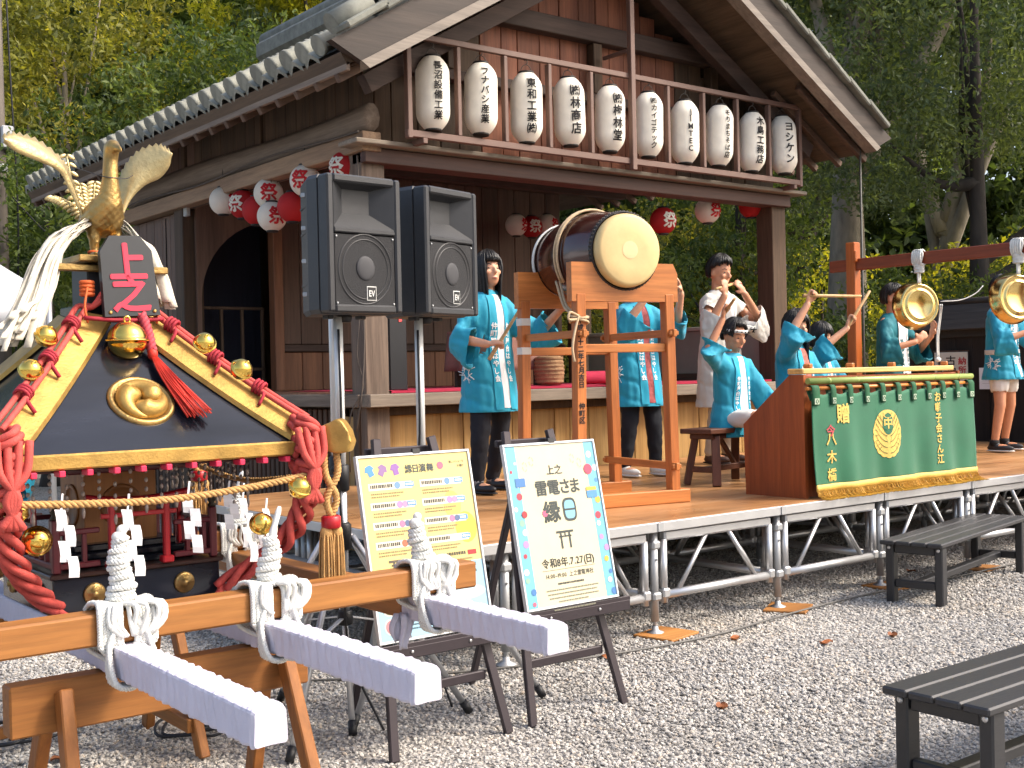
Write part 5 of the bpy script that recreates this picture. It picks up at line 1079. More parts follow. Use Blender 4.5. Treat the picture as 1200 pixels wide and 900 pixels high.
# ------------------------------------------------------------ big drum on its stand
OR=wood('orange_stand_timber_z','9a5526','c4783f','Z',7,.4,.08,.08); ORX=wood('orange_stand_timber_x','a05c2b','cc8447','X',7,.4,.08,.08); ORY=wood('orange_stand_timber_y','a05c2b','cc8447','Y',7,.4,.08,.08)
SZ=.6
def drum():
    c=(4.90,5.42,SZ); a=R(-12)
    t=thing('drum_stand','tall orange wooden stand carrying the big drum','stand',c,a)
    for y,w_ in((-.34,.30),(.34,.31)):
        for s in(-1,1):
            b=B(); b.bar((s*(w_+.02),y,.05),(s*w_,y,1.24),.062,.068,.005); p=obj('post',b,OR,t)
            if y<0 and s<0:
                tb=text('平成二十二年七月吉日  仲町区',.040,.03,True,1.02); tb.map(lambda q:V((-w_-.012+q.x,y-.0365-q.z,.80+q.y))); obj('lettering',tb,INK,p)
        pl=[(-.36,1.195),(.36,1.195),(.36,1.36),(.33,1.42),(.235,1.42)]+[(.232*math.cos(q),1.49+.232*math.sin(q)) for q in np.linspace(-.30,-PI+.30,17)]+[(-.235,1.42),(-.36,1.42)]
        b=B(); b.prism(pl,-.03,.03,Matrix.Translation((0,y,0))@Matrix.Rotation(PI/2,4,'X')); obj('cradle_board',b,ORX,t)
        b=B(); b.bar((-w_,y,.925),(w_,y,.925),.028,.05); obj('rail',b,ORX,t); b=B(); b.bar((-w_-.12,y,.04),(w_+.12,y,.04),.075,.08,.006); obj('foot',b,ORX,t)
    for s in(-1,1):
        for z in(1.01,.22):
            b=B(); b.bar((s*.305,-.42,z),(s*.305,.42,z),.026,.045); obj('side_rail',b,ORY,t)
            for y in(-.40,.40): b=B(); b.box((s*.305,y,z),(.06,.02,.025),.003); obj('peg',b,ORX,t)
    for z in(.93,1.11): b=B(); b.box((-.315,.34,z),(.066,.072,.045),.002); obj('white_tape',b,mat('white_tape','d8d4cc',.6),t)
    d=thing('big_drum','big glossy red-brown barrel drum with cream skin','drum',(c[0],c[1],SZ+1.49),a)
    LQ=mat('red_brown_lacquer','3b1712',.14,0,.25,3,.03,10,spec=.6)
    T=Matrix.Rotation(PI/2,4,'X')
    b=B(); b.lathe([(.212,-.40)]+[(.212+.055*math.cos(u*PI/2)**1.1 if abs(u)<1 else .212,u*.395) for u in np.linspace(-.98,.98,23)]+[(.212,.40)],48,T); obj('body',b,LQ,d)
    SK=mat('cream_drum_skin','cdb27c',.55,0,.10,7,.05,30)
    for s,y in((1,-1),(-1,1)):
        TT=T if s>0 else Matrix.Rotation(-PI/2,4,'X')
        b=B(); b.lathe([(.001,.425),(.10,.427),(.19,.427),(.205,.42),(.214,.40),(.218,.345),(.214,.343)],48,TT,True,False); h=obj('skin',b,SK,d)
        b=B(); b.lathe([(.001,.4282),(.045,.4282),(.052,.4276)],28,TT,True,False); obj('worn_spot',b,mat('worn_skin','d6bf8e',.6,0,.08,20),h)
        b=B(); b.lathe([(.224,.338),(.231,.345),(.231,.372),(.224,.378)],48,TT,True,False); obj('rim_band',b,CAP,d)
        st=B()
        for k in range(60):
            q=2*PI*k/60
            for z in(.350,.366): st.ell(TT@V((.231*math.cos(q),.231*math.sin(q),z)),.0062,None,6,4)
        obj('tacks',st,mat('dark_tack','55504c',.35,.8),d)
    b=B()
    for y in(-.02,.012): b.tube([V((.285*math.cos(q),y+.04*math.cos(q*1.0),.285*math.sin(q))) for q in np.linspace(-.6,PI+.6,30)],.0085,6)
    b.tube(arc([V((-.235,.0,-.15)),V((-.262,-.12,-.30)),V((-.30,-.30,-.36)),V((-.32,-.38,-.38))],5),.008,6); b.tube(arc([V((-.25,.02,-.15)),V((-.275,-.12,-.31)),V((-.31,-.30,-.37))],5),.008,6)
    for k in range(3): b.tube([V((-.30+.052*math.cos(q),-.34+.056*math.sin(q),-.38-k*.016+.012*math.sin(q+k*2))) for q in np.linspace(0,2*PI,15)],.0075,6,False)
    b.tube(arc([V((-.33,-.39,-.38)),V((-.36,-.40,-.46)),V((-.385,-.41,-.56)),V((-.375,-.41,-.64))],6),[.008]*18+[.011],6); b.tube(arc([V((-.33,-.39,-.38)),V((-.39,-.40,-.36)),V((-.40,-.40,-.40)),V((-.34,-.39,-.40))],5),.0075,6)
    obj('rope',b,mat('tan_rope','bda583',.8,0,.15,60,.3,300),d)
    b=B(); [b.tube([V((r_*math.cos(q),.34+o,r_*math.sin(q))) for q in np.linspace(0,2*PI,41)],.006,6,False) for o,r_ in((0,.236),(.018,.233))]; obj('rear_cord',b,MATS['white_cotton_rope'],d)
    tb=text('仲町囃子連',.055,.01,True,1.05)
    def wr(p): r_=.272; q=PI/2+1.02-p.x/r_; return V((r_*math.cos(q+.0),-.20+p.x*0,r_*math.sin(q)))
drum()
# ------------------------------------------------------------ drum box with the green banner
def drum_box():
    t=thing('drum_box','reddish wooden drum case with slanting end panels behind the green banner','drum case',(6.73,4.8,SZ),world=True)
    RW=wood('red_case_timber','7a3a1d','a3562b','Z',6,.4,.08,.06); PALE=wood('pale_plank','c79a55','e6c27f','X',6,.5,.08,.05)
    side=[(4.555,SZ),(5.02,SZ),(5.03,1.04),(4.66,1.345),(4.555,1.345)]
    for x in(5.90,7.56): b=B(); b.prism([(y,z) for y,z in side],0,.028,Matrix(((0,0,1,x),(1,0,0,0),(0,1,0,0),(0,0,0,1)))); obj('end_panel',b,RW,t)
    b=B(); b.box((6.745,4.575,.97),(1.62,.025,.73)); obj('front_panel',b,RW,t); b=B(); b.box((6.745,4.85,.66),(1.62,.3,.025)); obj('shelf',b,RW,t)
    b=B(); b.box((6.70,4.61,1.365),(1.62,.12,.034),.006); obj('top_plank',b,PALE,t)
    for x in(6.0,6.42,6.86,7.30,7.47): b=B(); b.box((x,4.60,1.397),(.07,.045,.028),.006,Matrix.Rotation(.5,3,'Z')); b.box((x+.04,4.61,1.395),(.02,.02,.03),.003); obj('peg',b,ORX,t)
    # three tuned drums sitting in the case, seen as rims over the plank
    for k,x in enumerate((6.25,6.75,7.25)):
        d=thing('small_drum',['small rope-tuned drum in the case before the seated child','small rope-tuned drum in the middle of the case','small rope-tuned drum at the right end of the case'][k],'drum',(x,4.86,1.06),0,'small drums in the case')
        b=B(); b.lathe([(.11,-.08),(.125,0),(.11,.08)],24,Matrix.Rotation(.6,4,'X')); obj('body',b,MATS['red_brown_lacquer'],d); b=B(); b.lathe([(.15,.075),(.155,.085),(.15,.095),(.001,.095)],28,Matrix.Rotation(.6,4,'X')); obj('skin',b,MATS['cream_drum_skin'],d)
        b=B(); b.lathe([(.15,-.095),(.155,-.085),(.15,-.075)],28,Matrix.Rotation(.6,4,'X')); obj('lower_skin',b,MATS['cream_drum_skin'],d)
    bn=thing('banner','green festival banner with golden bird crest, lettering and golden fringe','banner',(6.73,4.50,SZ),world=True)
    b=B(); b.tube([(5.90,4.525,1.305),(7.68,4.525,1.305)],.019,12); 
    for x in np.linspace(6.1,7.5,6): b.lathe([(.019,-.006),(.0215,0),(.019,.006)],12,Matrix.Translation((x,4.525,1.305))@Matrix.Rotation(PI/2,4,'Y'),True,False)
    obj('bamboo_pole',b,mat('green_bamboo','8fa055',.4,0,.15,5,stretch=(.2,1,1)),bn)
    b=B(); b.tube([(5.86,4.505,1.262),(7.66,4.505,1.262)],.0105,10); obj('banner_rod',b,mat('orange_rod','c47a32',.4),bn)
    GRN=mat('green_banner_cloth','126040',.75,0,.12,4,.12,200,sheen=.2); X0,X1=5.885,7.625; ZT,ZB=1.228,.672
    def cl(u,v):                  # hanging cloth with soft folds and a few waves
        f=.010*math.sin(u*23+.6*math.sin(v*4))*(.3+v)+.006*math.sin(u*51+1)*v; x=X0+u*(X1-X0)+.010*v; z=ZT+(ZB-ZT)*v+.006*math.sin(u*PI*22)*(1-v)**6
        return V((x,4.488+f-.015*v,z))
    b=B(); b.slab(lambda u,v:(cl(u,v),V((0,-1,0))),120,22,.003); cloth=obj('cloth',b,GRN,bn)
    LOOP=mat('green_loop_cloth','11502f',.75)
    for k in range(11):
        x=X0+.03+k*(X1-X0-.06)/10; w_=.05 if k not in(0,10) else .07; b=B(); pth=[V((0,4.483,1.16)),V((0,4.482,1.25)),V((0,4.492,1.277)),V((0,4.512,1.279)),V((0,4.524,1.25)),V((0,4.500,1.19))]; P=arc(pth,4)
        b.slab(lambda u,v:(P[int(round(v*(len(P)-1)))]+V((x+(u-.5)*w_,-.006,0)),V((0,-1,.2)).normalized()),2,len(P)-1,.003); lo=obj('hanging_loop',b,LOOP,bn)
        b=B(); b.box((x,4.470,1.185),(w_*.62,.003,.035),.0005); sq=obj('loop_patch',b,mat('patch_grey','a9b8a0',.8),lo); b=B(); b.tube([V((x+.010*math.cos(q),4.4675,1.185+.011*math.sin(q))) for q in np.linspace(0,2*PI,9)],.002,4,False); obj('patch_mark',b,LOOP,lo)
    GT=mat('gold_embroidery','d9b45a',.55,0,.12,60,.25,400); 
    def onc(b,cx,cz,off=.006): return b.map(lambda p:(lambda u,v:cl(u,v)+V((0,-off-p.z,0)))((cx+p.x-X0-.010*((ZT-(cz+p.y))/(ZT-ZB)))/(X1-X0),(ZT-(cz+p.y))/(ZT-ZB)))
    obj('lettering',onc(text('贈',.125,.025,sx=1.0),6.17,1.105),GT,cloth)
    obj('lettering',onc(text('八木橋',.082,.022,True,1.32,sx=1.15),6.055,.845),GT,cloth); obj('red_mark',onc(text('今',.075,.02,sx=1.1),6.05,1.005),mat('red_thread','b0404a',.7),cloth)
    obj('lettering',onc(text('お囃子会さん江',.066,.025,True,1.03,sx=1.2),7.19,.97),GT,cloth)
    # bird crest: a golden oval of feathers split by green lines, 中 in a green oval above the bird
    cx,cz=6.625,.962; KX,KY=.138,.150
    def flat(poly,h):
        q=B(); n_=len(poly); cx_=sum(x for x,y in poly)/n_; cy_=sum(y for x,y in poly)/n_; rg=[i/8 for i in range(9)]
        q.add([(cx_+(x-cx_)*max(r_,.01),cy_+(y-cy_)*max(r_,.01),h) for r_ in rg for x,y in poly],[[i*n_+k,i*n_+(k+1)%n_,(i+1)*n_+(k+1)%n_,(i+1)*n_+k] for i in range(8) for k in range(n_)]); return q
    edge=[]
    for a in np.linspace(0,2*PI,72,endpoint=False):
        sc=1+(.045*abs(math.sin(a*9)) if math.sin(a)<.35 else 0); edge.append((KX*sc*math.cos(a),KY*sc*math.sin(a)-.0))
    obj('bird_crest',onc(flat(edge,0),cx,cz,.004),GT,cloth)
    obj('crest_oval',onc(flat([(.050*math.cos(a),.062+.070*math.sin(a)) for a in np.linspace(0,2*PI,28,endpoint=False)],.0015),cx,cz,.004),GRN,cloth)
    q=text('中',.075,.03,sx=1.2); q.map(lambda p:V((p.x,p.y+.066,.003))); obj('lettering',onc(q,cx,cz,.004),GT,cloth)
    q=B()
    for s in(-1,1): q.add([(s*(.012+.026*math.sin(u*PI)+w_),.128-.030*u,.003) for u in np.linspace(0,1,8) for w_ in(-.005,.005)],[[2*i,2*i+1,2*i+3,2*i+2] for i in range(7)])
    obj('crest_beak',onc(q,cx,cz,.004),GT,cloth)
    ln=B()
    def lnc(P,w_): 
        P=[V((x,y,.0025)) for x,y in P]; ln.add([p+o for p in P for o in(V((0,w_,0)),V((0,-w_,0)))],[[2*i,2*i+1,2*i+3,2*i+2] for i in range(len(P)-1)])
    for s in(-1,1):
        for k in range(6):
            y0=-.125+.036*k; lnc([(s*(.012+.105*u),y0+.075*u*u+.006*k*u) for u in np.linspace(0,1,8)],.0022)
        for k in range(9):
            a=-.9+.26*k; r0,r1=.70,.93; ln.add([V((s*KX*r_*math.cos(a+d_),KY*r_*math.sin(a+d_),.0026)) for r_,d_ in((r0,0),(r1,.05),(r1,.075),(r0,.025))],[(0,1,2,3)])
        lnc([(s*(.030-.02*u),-.005-.06*u) for u in np.linspace(0,1,5)],.003)
    obj('feather_line',onc(ln,cx,cz,.004),LOOP,cloth)
    FR=mat('gold_fringe','cf9f3a',.6,0,.2,90,.3,300)
    b=B(); b.slab(lambda u,v:(cl(u,1.0)+V((0,-.004,.014-.038*v)),V((0,-1,0))),100,2,.008); obj('braid',b,GT,cloth)
    rd=random.Random(2); b=B()
    for k in range(620):
        u=k/619; p=cl(u,1.0); o=rd.uniform(-.004,.004); fl=rd.uniform(.02,.07)
        b.tube([p+V((o,-.004,-.022)),p+V((o*2,-.012-rd.uniform(0,.006),-.05)),V((p.x+rd.uniform(-.012,.012),p.y-.03-fl*.4,SZ+.006)),V((p.x+rd.uniform(-.02,.02),p.y-.035-fl,SZ+.005))],.0021,3,False)
    obj('fringe',b,FR,cloth,'stuff')
drum_box()
for o in [o for o in bpy.data.objects if o.parent is None and o.name.split('.')[0] in('drum_box','banner','small_drum')]: o.location.x-=.11
# ------------------------------------------------------------ gongs on their frame
def gongs():
    X=8.3; t=thing('gong_rack','reddish wooden frame of post and beam holding the gongs','frame',(X,5.3,SZ),world=True)
    RW=wood('gong_post','9c4c1c','c26b2d','Z',7,.4,.08,.05); RB=wood('gong_beam','6f2f18','91462a','Y',7,.4,.08,.05)
    for y in(6.0,4.15): b=B(); b.box((X,y,1.51),(.085,.085,1.8),.006); obj('post',b,RW,t); b=B(); b.box((X,y,SZ+.03),(.5,.09,.06)); obj('foot',b,RW,t); b=B(); b.box((X-.05,y-.055,2.29),(.03,.03,.09)); obj('wedge',b,RW,t)
    b=B(); b.box((X,5.08,2.225),(.05,2.28,.095),.006); obj('beam',b,RB,t)
    for lb,y,z in(('round brass gong hanging before the half hidden player',5.37,1.86),('round brass gong cut off by the right edge of the photo',4.555,1.865)):
        n=V((-.42,-.905,.06)).normalized(); q=n.to_track_quat('Z','Y').to_matrix().to_4x4()
        g=thing('gong',lb,'gong',(X-.03,y,z),0,'round brass gongs on the frame')
        BR=mat('bright_brass','dcc07c',.2,1,.05,5)
        pr=[(.001,.0),(.080,.0),(.086,.004),(.098,.004),(.104,.012),(.118,.012),(.124,.004),(.146,.004),(.150,.010),(.160,.010),(.168,-.004),(.176,-.05),(.190,-.085),(.186,-.09),(.165,-.055),(.150,-.015),(.001,-.012)]
        b=B(); b.lathe(pr,56,q); obj('disc',b,BR,g)
        b=B()
        for s in(-1,1): b.tube(arc([V((s*.012,0,.165)),V((s*.012,0,.28)),V((s*.02,-.03,.33)),V((s*.02,-.045,.40)),V((s*.02,0,.425)),V((s*.02,.045,.40)),V((s*.012,.02,.32))],4),.008,6)
        for k in range(6): b.tube([V((.03*math.cos(q_)+.004*(k%2),.034*math.sin(q_),.255+k*.012)) for q_ in np.linspace(0,2*PI,11)],.008,6,False)
        for k in range(5): b.tube([V((.040*math.cos(q_),-.035+.017*k,.364+.062*math.sin(q_))) for q_ in np.linspace(0,2*PI,13)],.008,6,False)
        obj('hanging_rope',b,WROPE,g)
        b=B(); b.tube(arc([V((.14,-.09,.0)),V((.17,-.06,-.1)),V((.165,-.04,-.25)),V((.165,-.04,-.42))],5),.006,6); b.tube(arc([V((.15,-.1,.0)),V((.19,-.06,-.1)),V((.187,-.04,-.25)),V((.185,-.04,-.42))],5),.006,6); b.ell((.175,-.04,-.43),(.03,.02,.02)); obj('loose_cord',b,WROPE,g)
        b=B(); b.tube(arc([V((.10,-.12,.02)),V((.25,-.2,.03)),V((.36,-.26,.08)),V((.42,-.29,.14))],5),.004,5); obj('wire',b,WROPE,g)
gongs()
def stools():
    ST=wood('dark_stool_timber','3f241a','6b4230','X',6,.5,.1,.1); STZ=wood('dark_stool_leg','3f241a','6b4230','Z',6,.5,.1,.1)
    t=thing('wooden_stool','dark brown wooden stool under the child with raised arm','stool',(6.28,5.62,SZ),R(4),'dark wooden stools behind the drum case')
    b=B(); b.box((0,0,.372),(.66,.27,.034),.005); obj('seat',b,ST,t); b=B(); b.box((0,0,.335),(.54,.20,.035)); obj('apron',b,ST,t)
    for sx in(-1,1):
        for sy in(-1,1): b=B(); b.bar((sx*.22,sy*.085,.34),(sx*.27,sy*.13,.003),.058,.045,.004); obj('leg',b,STZ,t)
        b=B(); b.bar((sx*.25,-.11,.11),(sx*.25,.11,.11),.03,.04); obj('cross_rail',b,ST,t)
    b=B(); b.bar((-.25,0,.11),(.25,0,.115),.03,.04); obj('stretcher',b,ST,t)
    b=B(); b.bar((.25,.10,.09),(-.10,-.02,.33),.03,.03); obj('brace',b,ST,t)
    copy_tree(t,(7.02,5.70,SZ),R(0),'dark stool under the drummer in the floral shirt'); copy_tree(t,(7.72,5.78,SZ),R(-3),'dark stool under the drummer next to the gong post'); copy_tree(t,(2.50,9.65,0.0),R(-25),'dark stool behind the portable shrine under the half hidden person')
stools()
# ------------------------------------------------------------ background: plank fence, notice boards, tent, utility pole
def background():
    t=thing('plank_fence','dark plank fence with a boarded coping behind the right end of the stage','fence',(11.5,6.6,0),world=True)
    FW=wood('dark_fence_planks','1d1817','3a302c','Z',6,.7,.2,.2); FC=wood('fence_coping','2c2926','4a443f','Y',6,.75,.25,.1)
    y=4.2
    while y<7.6: b=B(); b.box((11.52,y+.095,.88),(.03,.185,1.72)); obj('plank',b,FW,t); y+=.19
    for y in(4.25,5.4,6.55,7.55): b=B(); b.box((11.46,y,.9),(.09,.10,1.8)); obj('post',b,FW,t)
    for z in(.45,1.72): b=B(); b.box((11.48,5.9,z),(.05,3.4,.09)); obj('rail',b,FC,t)
    for k in range(3): b=B(); b.box((11.40+k*.055,5.9,1.80+k*.085),(.03,3.6,.11),.004,Matrix.Rotation(.5,3,'Y')); obj('coping_board',b,FC,t)
    b=B(); b.tube([(11.56,4.1,2.05),(11.56,7.7,2.05)],.04,8); obj('coping_ridge',b,FC,t)
    s=thing('notice_board','white notice board lettered 古神札 leaning on the plank fence','sign',(11.38,7.03,1.12))
    fw=V((.78,.62,0)); b=B(); Mz=Matrix.Rotation(R(-75),4,'Z')
    b.box((0,0,.20),(.34,.02,.40),.003); b.xf(Mz); obj('board',b,mat('off_white_board','c9c2b2',.7,0,.08,12),s)
    def put(tb,x,z): return tb.map(lambda p:Mz@V((p.x+x,-.0125-p.z,p.y+z)))
    obj('lettering',put(text('古神札',.105,.02,True,1.08),.0,.20),INK,s); obj('lettering',put(text('納所',.085,.02,True,1.1),.115,.26),REDI,s); obj('lettering',put(text('※直',.075,.015,True,1.15),-.115,.24),INK,s)
    b=B(); b.box((0,0,.21),(.37,.008,.015)); b.xf(Matrix.Translation((0,0,.2))@Mz); obj('frame_strip',b,W_dark,s)
    s=thing('paper_notice','blank white paper notice pinned to the dark fence','notice',(11.40,6.62,1.14)); b=B(); b.box((0,0,.10),(.006,.21,.22),.001); obj('sheet',b,SHIDE,s)
    b=B(); 
    for k in range(5): b.box((-.0045,0,.05+k*.025),(.001,.14,.003),0)
    obj('print_line',b,mat('faint_print','a8a8b0',.8),s)
    # posts and a pale banner standing behind the seated players
    fl=thing('white_flag','white cloth flag with a red mark beside the right column','flag',(9.55,7.6,.0)); b=B(); b.tube([(0,0,0),(0,0,2.0)],.012,8); obj('pole',b,W_dark,fl)
    b=B(); b.slab(lambda u,v:(V((-.02-.36*u,.02*math.sin(u*6+v*3),1.95-.10*u-v*.62)),V((0,-1,0))),16,12,.003); cl=obj('cloth',b,mat('flag_white','d6d2c8',.85),fl); tb=text('祭',.2,.02); tb.map(lambda p:V((-.2+p.x,-.028,1.62+p.y))); obj('lettering',tb,REDI,cl)
    # tent at the far left
    tt=thing('canopy_tent','white canvas canopy tent at the far left edge','tent',(1.75,9.35,0)); CV=mat('white_canvas','d5d8dc',.7,0,.05,3,.1,20,trans=.2)
    c=V((0,0,2.9)); e=.85
    cor=[V((c.x+sx*e,c.y+sy*e,2.02)) for sx,sy in((-1,-1),(1,-1),(1,1),(-1,1))]
    for k in range(4):
        a,b_=cor[k],cor[(k+1)%4]; b=B(); b.slab(lambda u,v:(a.lerp(b_,u).lerp(c,v)-V((0,0,.10*math.sin(v*PI)*.6)),V((0,0,1))),8,8,.004); obj('roof_panel',b,CV,tt)
        b=B(); b.slab(lambda u,v:(a.lerp(b_,u)-V((0,0,v*.22)),(b_-a).cross(V((0,0,1))).normalized()),8,2,.004); obj('valance',b,CV,tt); b=B(); b.tube([a,V((a.x,a.y,0))],.02,10); obj('leg',b,ALU,tt)
    up=thing('utility_pole','weathered grey utility pole with wires at the far left edge','pole',polar(3,15.5)); b=B(); b.tube([(0,0,0),(0,0,9)],[.13,.10],14); obj('shaft',b,mat('weathered_pole','6a625a',.85,0,.25,8,.3,40,stretch=(1,1,.2)),up)
    b=B(); b.lathe([(.125,0),(.135,.02),(.135,.10),(.125,.12)],14,Matrix.Translation((0,0,4.15))); b.box((.1,-.1,4.6),(.16,.16,.3),.02); obj('band',b,ALUD,up); b=B(); b.tube(arc([(.1,-.1,8),(.16,-.12,5.5),(.22,-.1,3.5),(.15,-.05,1.5)],6),.012,6); b.tube(arc([(.1,-.1,3.9),(.6,-.4,3.3),(.9,-.7,3.6),(2.2,-1.6,3.75)],6),.01,6); obj('wire',b,BLK,up)
background()
# ------------------------------------------------------------ people
SKIN=mat('skin','c58a68',.5,0,.06,30,.05,200); SKIN2=mat('skin_fair','d39c7c',.5,0,.06,30,.05,200)
HAIRM=mat('black_hair','0f0d0e',.38,0,.4,40,.35,260,stretch=(1,1,.08)); HAPPI=mat('turquoise_cotton','1793b0',.75,0,.10,7,.10,350,sheen=.15); HAPPI_SHADE=mat('shaded_turquoise_cotton','0d6a76',.75,0,.10,7,.10,350); LAPEL=mat('turquoise_lapel','1e9dbb',.75,0,.06,7,.1,350); WCOT=mat('white_cotton','d9d6cf',.8,0,.05,8,.15,200); NAVY=mat('navy_trousers','10131d',.85,0,.2,8,.1,200)  # the deep teal is the turquoise cotton with shade put into its colour
WT=mat('white_print','e4e6e6',.7); TEE=mat('white_tee','dfdfe2',.8,0,.04)
def taper(b,p,q,r0,r1,n=12): b.tube([V(p),V(p).lerp(V(q),.5),V(q)],[r0,(r0+r1)/2,r1],n); b.ell(p,r0,None,10,7); b.ell(q,r1,None,10,7)
def hand(b,w,d,n,grip=None):
    """palm and five fingers from wrist w along d, palm side n; grip = axis of the thing held"""
    w=V(w); d=V(d).normalized(); n=V(n); n=(n-d*n.dot(d)).normalized(); s=d.cross(n); c=w+d*.045
    b.ell(c,(.036,.016,.045),Matrix((s,n,d)).transposed())
    for k in range(4):
        o=c+s*(k-1.5)*.019+d*.035; L_=(.030,.034,.032,.026)[k]
        if grip is None: b.tube([o,o+d*L_+n*.006,o+d*L_*1.8+n*.02],[.0095,.009,.0075],7)
        else: b.tube([o-d*.01,o+d*.022+n*.010,o+d*.018+n*.034,o-d*.010+n*.036],[.0105,.010,.0095,.0085],7)
    th=c+s*.034-d*.012; b.tube([th,th+s*.012+d*.020+n*.014,th+s*.002+d*.036+n*.030],[.0125,.011,.009],7)
    return c+n*.020+d*.022
def person(name_label,loc,rz,h,arms,legs,o):
    """o: options. arms: (shoulderless) dict side -> (elbow, wrist, handdir, palm, grip); legs: side -> (hip?,knee,ankle)"""
    t=thing('person',name_label,'person',loc,rz,o.get('group')); k=h/1.6; base=o.get('hip',.52*h); dz=base-.52*h
    Z=lambda f:f*h+dz
    ln=V(o.get('lean',(0,0,0)))                       # forward/sideways shift at shoulder height
    def sh(z): return ln*max(0,(z-base)/(.30*h))
    sk=o.get('skin',SKIN)
    # head frame
    hk=k*o.get('head',1.0); hc=V((0,-.012*k,Z(.925)))+sh(Z(.9)); HM=Matrix.Translation(hc)@Euler((R(o.get('nod',0)),R(o.get('tilt',0)),R(o.get('yaw',0)))).to_matrix().to_4x4()
    b=B(); hp=lambda x,y,z:HM@V((x*hk,y*hk,z*hk))
    HR=HM.to_3x3()
    b.ell(hp(0,.008,.018),(.073*hk,.090*hk,.095*hk),HR,18,12); b.ell(hp(0,-.018,-.045),(.058*hk,.066*hk,.066*hk),HR,16,10); b.ell(hp(0,-.040,-.082),(.030*hk,.030*hk,.022*hk),HR)
    b.tube([hp(0,-.086,.012),hp(0,-.099,-.022)],[.007*hk,.0125*hk],8); b.ell(hp(0,-.098,-.026),(.015*hk,.012*hk,.010*hk),HR,8,6)
    b.ell(hp(0,-.080,-.062),(.022*hk,.010*hk,.010*hk),HR,8,6)
    for s in(-1,1): b.ell(hp(s*.073,.012,-.01),(.010*hk,.018*hk,.028*hk),HR,8,6); b.ell(hp(s*.036,-.066,-.02),(.024*hk,.014*hk,.018*hk),HR,8,6)
    nb=V((0,.012*k,Z(.80)))+sh(Z(.8)); taper(b,nb,hp(0,.016,-.06),.054*k,.047*k)
    S0={}
    secs=[(Z(.48),.092,.075),(Z(.53),.100,.080),(Z(.61),.085,.067),(Z(.70),.098,.074),(Z(.77),.105,.070),(Z(.815),.085,.055),(Z(.835),.045,.045)]
    b.loft([(V((0,.005,z))+sh(z),(rx*h/1.6*1.32,0,0),(0,ry*h/1.6*1.22,0)) for z,rx,ry in secs],16)
    for s in(-1,1):
        S0[s]=V((s*.142*k,.01,Z(.792)))+sh(Z(.795))
        if s in arms:
            e,w_,hd,pn,gr=arms[s]; e=V(e); w_=V(w_)
            taper(b,S0[s],e,.040*k,.037*k); taper(b,e,w_,.038*k,.026*k); gc=hand(b,w_,hd,pn,gr)
            if gr is not None: o.setdefault('_g',{})[s]=gc
        hp_,kn,an=legs[s]; hp_=V(hp_);kn=V(kn);an=V(an)
        taper(b,hp_,kn,.072*k,.050*k); taper(b,kn,an,.050*k,.033*k); fo=V(o.get('foot',(0,-1,0))); b.ell(an+fo*.055*k-V((0,0,.035*k)),(.04*k,.10*k,.035*k))
    bod=remesh(b,.0085,2); obj('body',bod,sk,t); bb=bvh(bod)
    def onface(x,z,off): # point on the face surface in the head frame
        f=HR@V((0,-1,0)); st=hp(x,0,z)+f*.3; r_=bb.ray_cast(st,-f); return (r_[0] if r_[0] else hp(x,-.09,z))+f*off
    if o.get('face',True):
        for s in(-1,1):
            q=B(); q.ell(onface(s*.031,.006,.0005),(.0125*hk,.004*hk,.0048*hk),HR,10,6); obj('eye',q,mat('dark_eye','1a1210',.25),t)
            q=B(); q.tube([onface(s*.015,.030,.001),onface(s*.032,.036,.001),onface(s*.050,.029,.0)],[.0022*hk,.0028*hk,.0015*hk],6); obj('eyebrow',q,HAIRM,t)
        q=B(); q.tube([onface(-.021,-.064,.0),onface(0,-.062,.002),onface(.021,-.064,.0)],[.002*hk,.0052*hk,.002*hk],8); obj('mouth',q,mat('lips','a4514a',.45),t)
    # hair: strands of a shell from the crown to a hairline
    hs=o.get('hair','short'); rd=random.Random(int(h*1000)); q=B(); nu,nv=56,16; G=[]
    for i in range(nu+1):
        a=2*PI*i/nu; fr=math.cos(a)                  # 1 = front
        if hs=='long': e=(.30 if fr>.74 else -.25); drop=(0 if fr>.74 else .30+.05*math.sin(i*1.3)+.06*(fr>.3))*k
        elif hs=='bob': e=(.32 if fr>.72 else -.35); drop=(0 if fr>.72 else .06)*k
        elif hs=='tied': e=.72 if fr>.55 else (-.05 if abs(fr)<.55 else -.55); drop=0
        else: e=.62+.16*math.sin(i*2.3)+.08*math.sin(i*5.1) if fr>.60 else (.34 if fr>.15 else .12 if fr>-.25 else -.55); drop=0
        e+=rd.uniform(-.05,.05); col=[]
        for j in range(nv+1):
            v=j/nv; lim=PI/2-e; ps=v*lim if not drop else min(v*1.6,1)*lim; wob=1+.018*math.sin(i*3.1)+.015*rd.uniform(-1,1)
            x,y,z=math.sin(ps)*math.sin(a)*.081*wob,-math.sin(ps)*math.cos(a)*.104*wob,math.cos(ps)*.112*wob
            p=hp(x,y+.008,z+.022)
            if drop and v>.625: u=(v-.625)/.375; p=p+HR@V((-.22*x*math.sin(u*2.2)+.012*math.sin(i*2.1)*u,.012*u-.025*u*max(0,fr),0))+V((0,0,-drop*u))
            col.append(p)
        G.append(col)
    q.slab(lambda u,v:(lambda p:(p,(p-hp(0,.01,.01)).normalized()))(G[int(round(u*nu))%nu][int(round(v*nv))]),nu,nv,.020*hk)
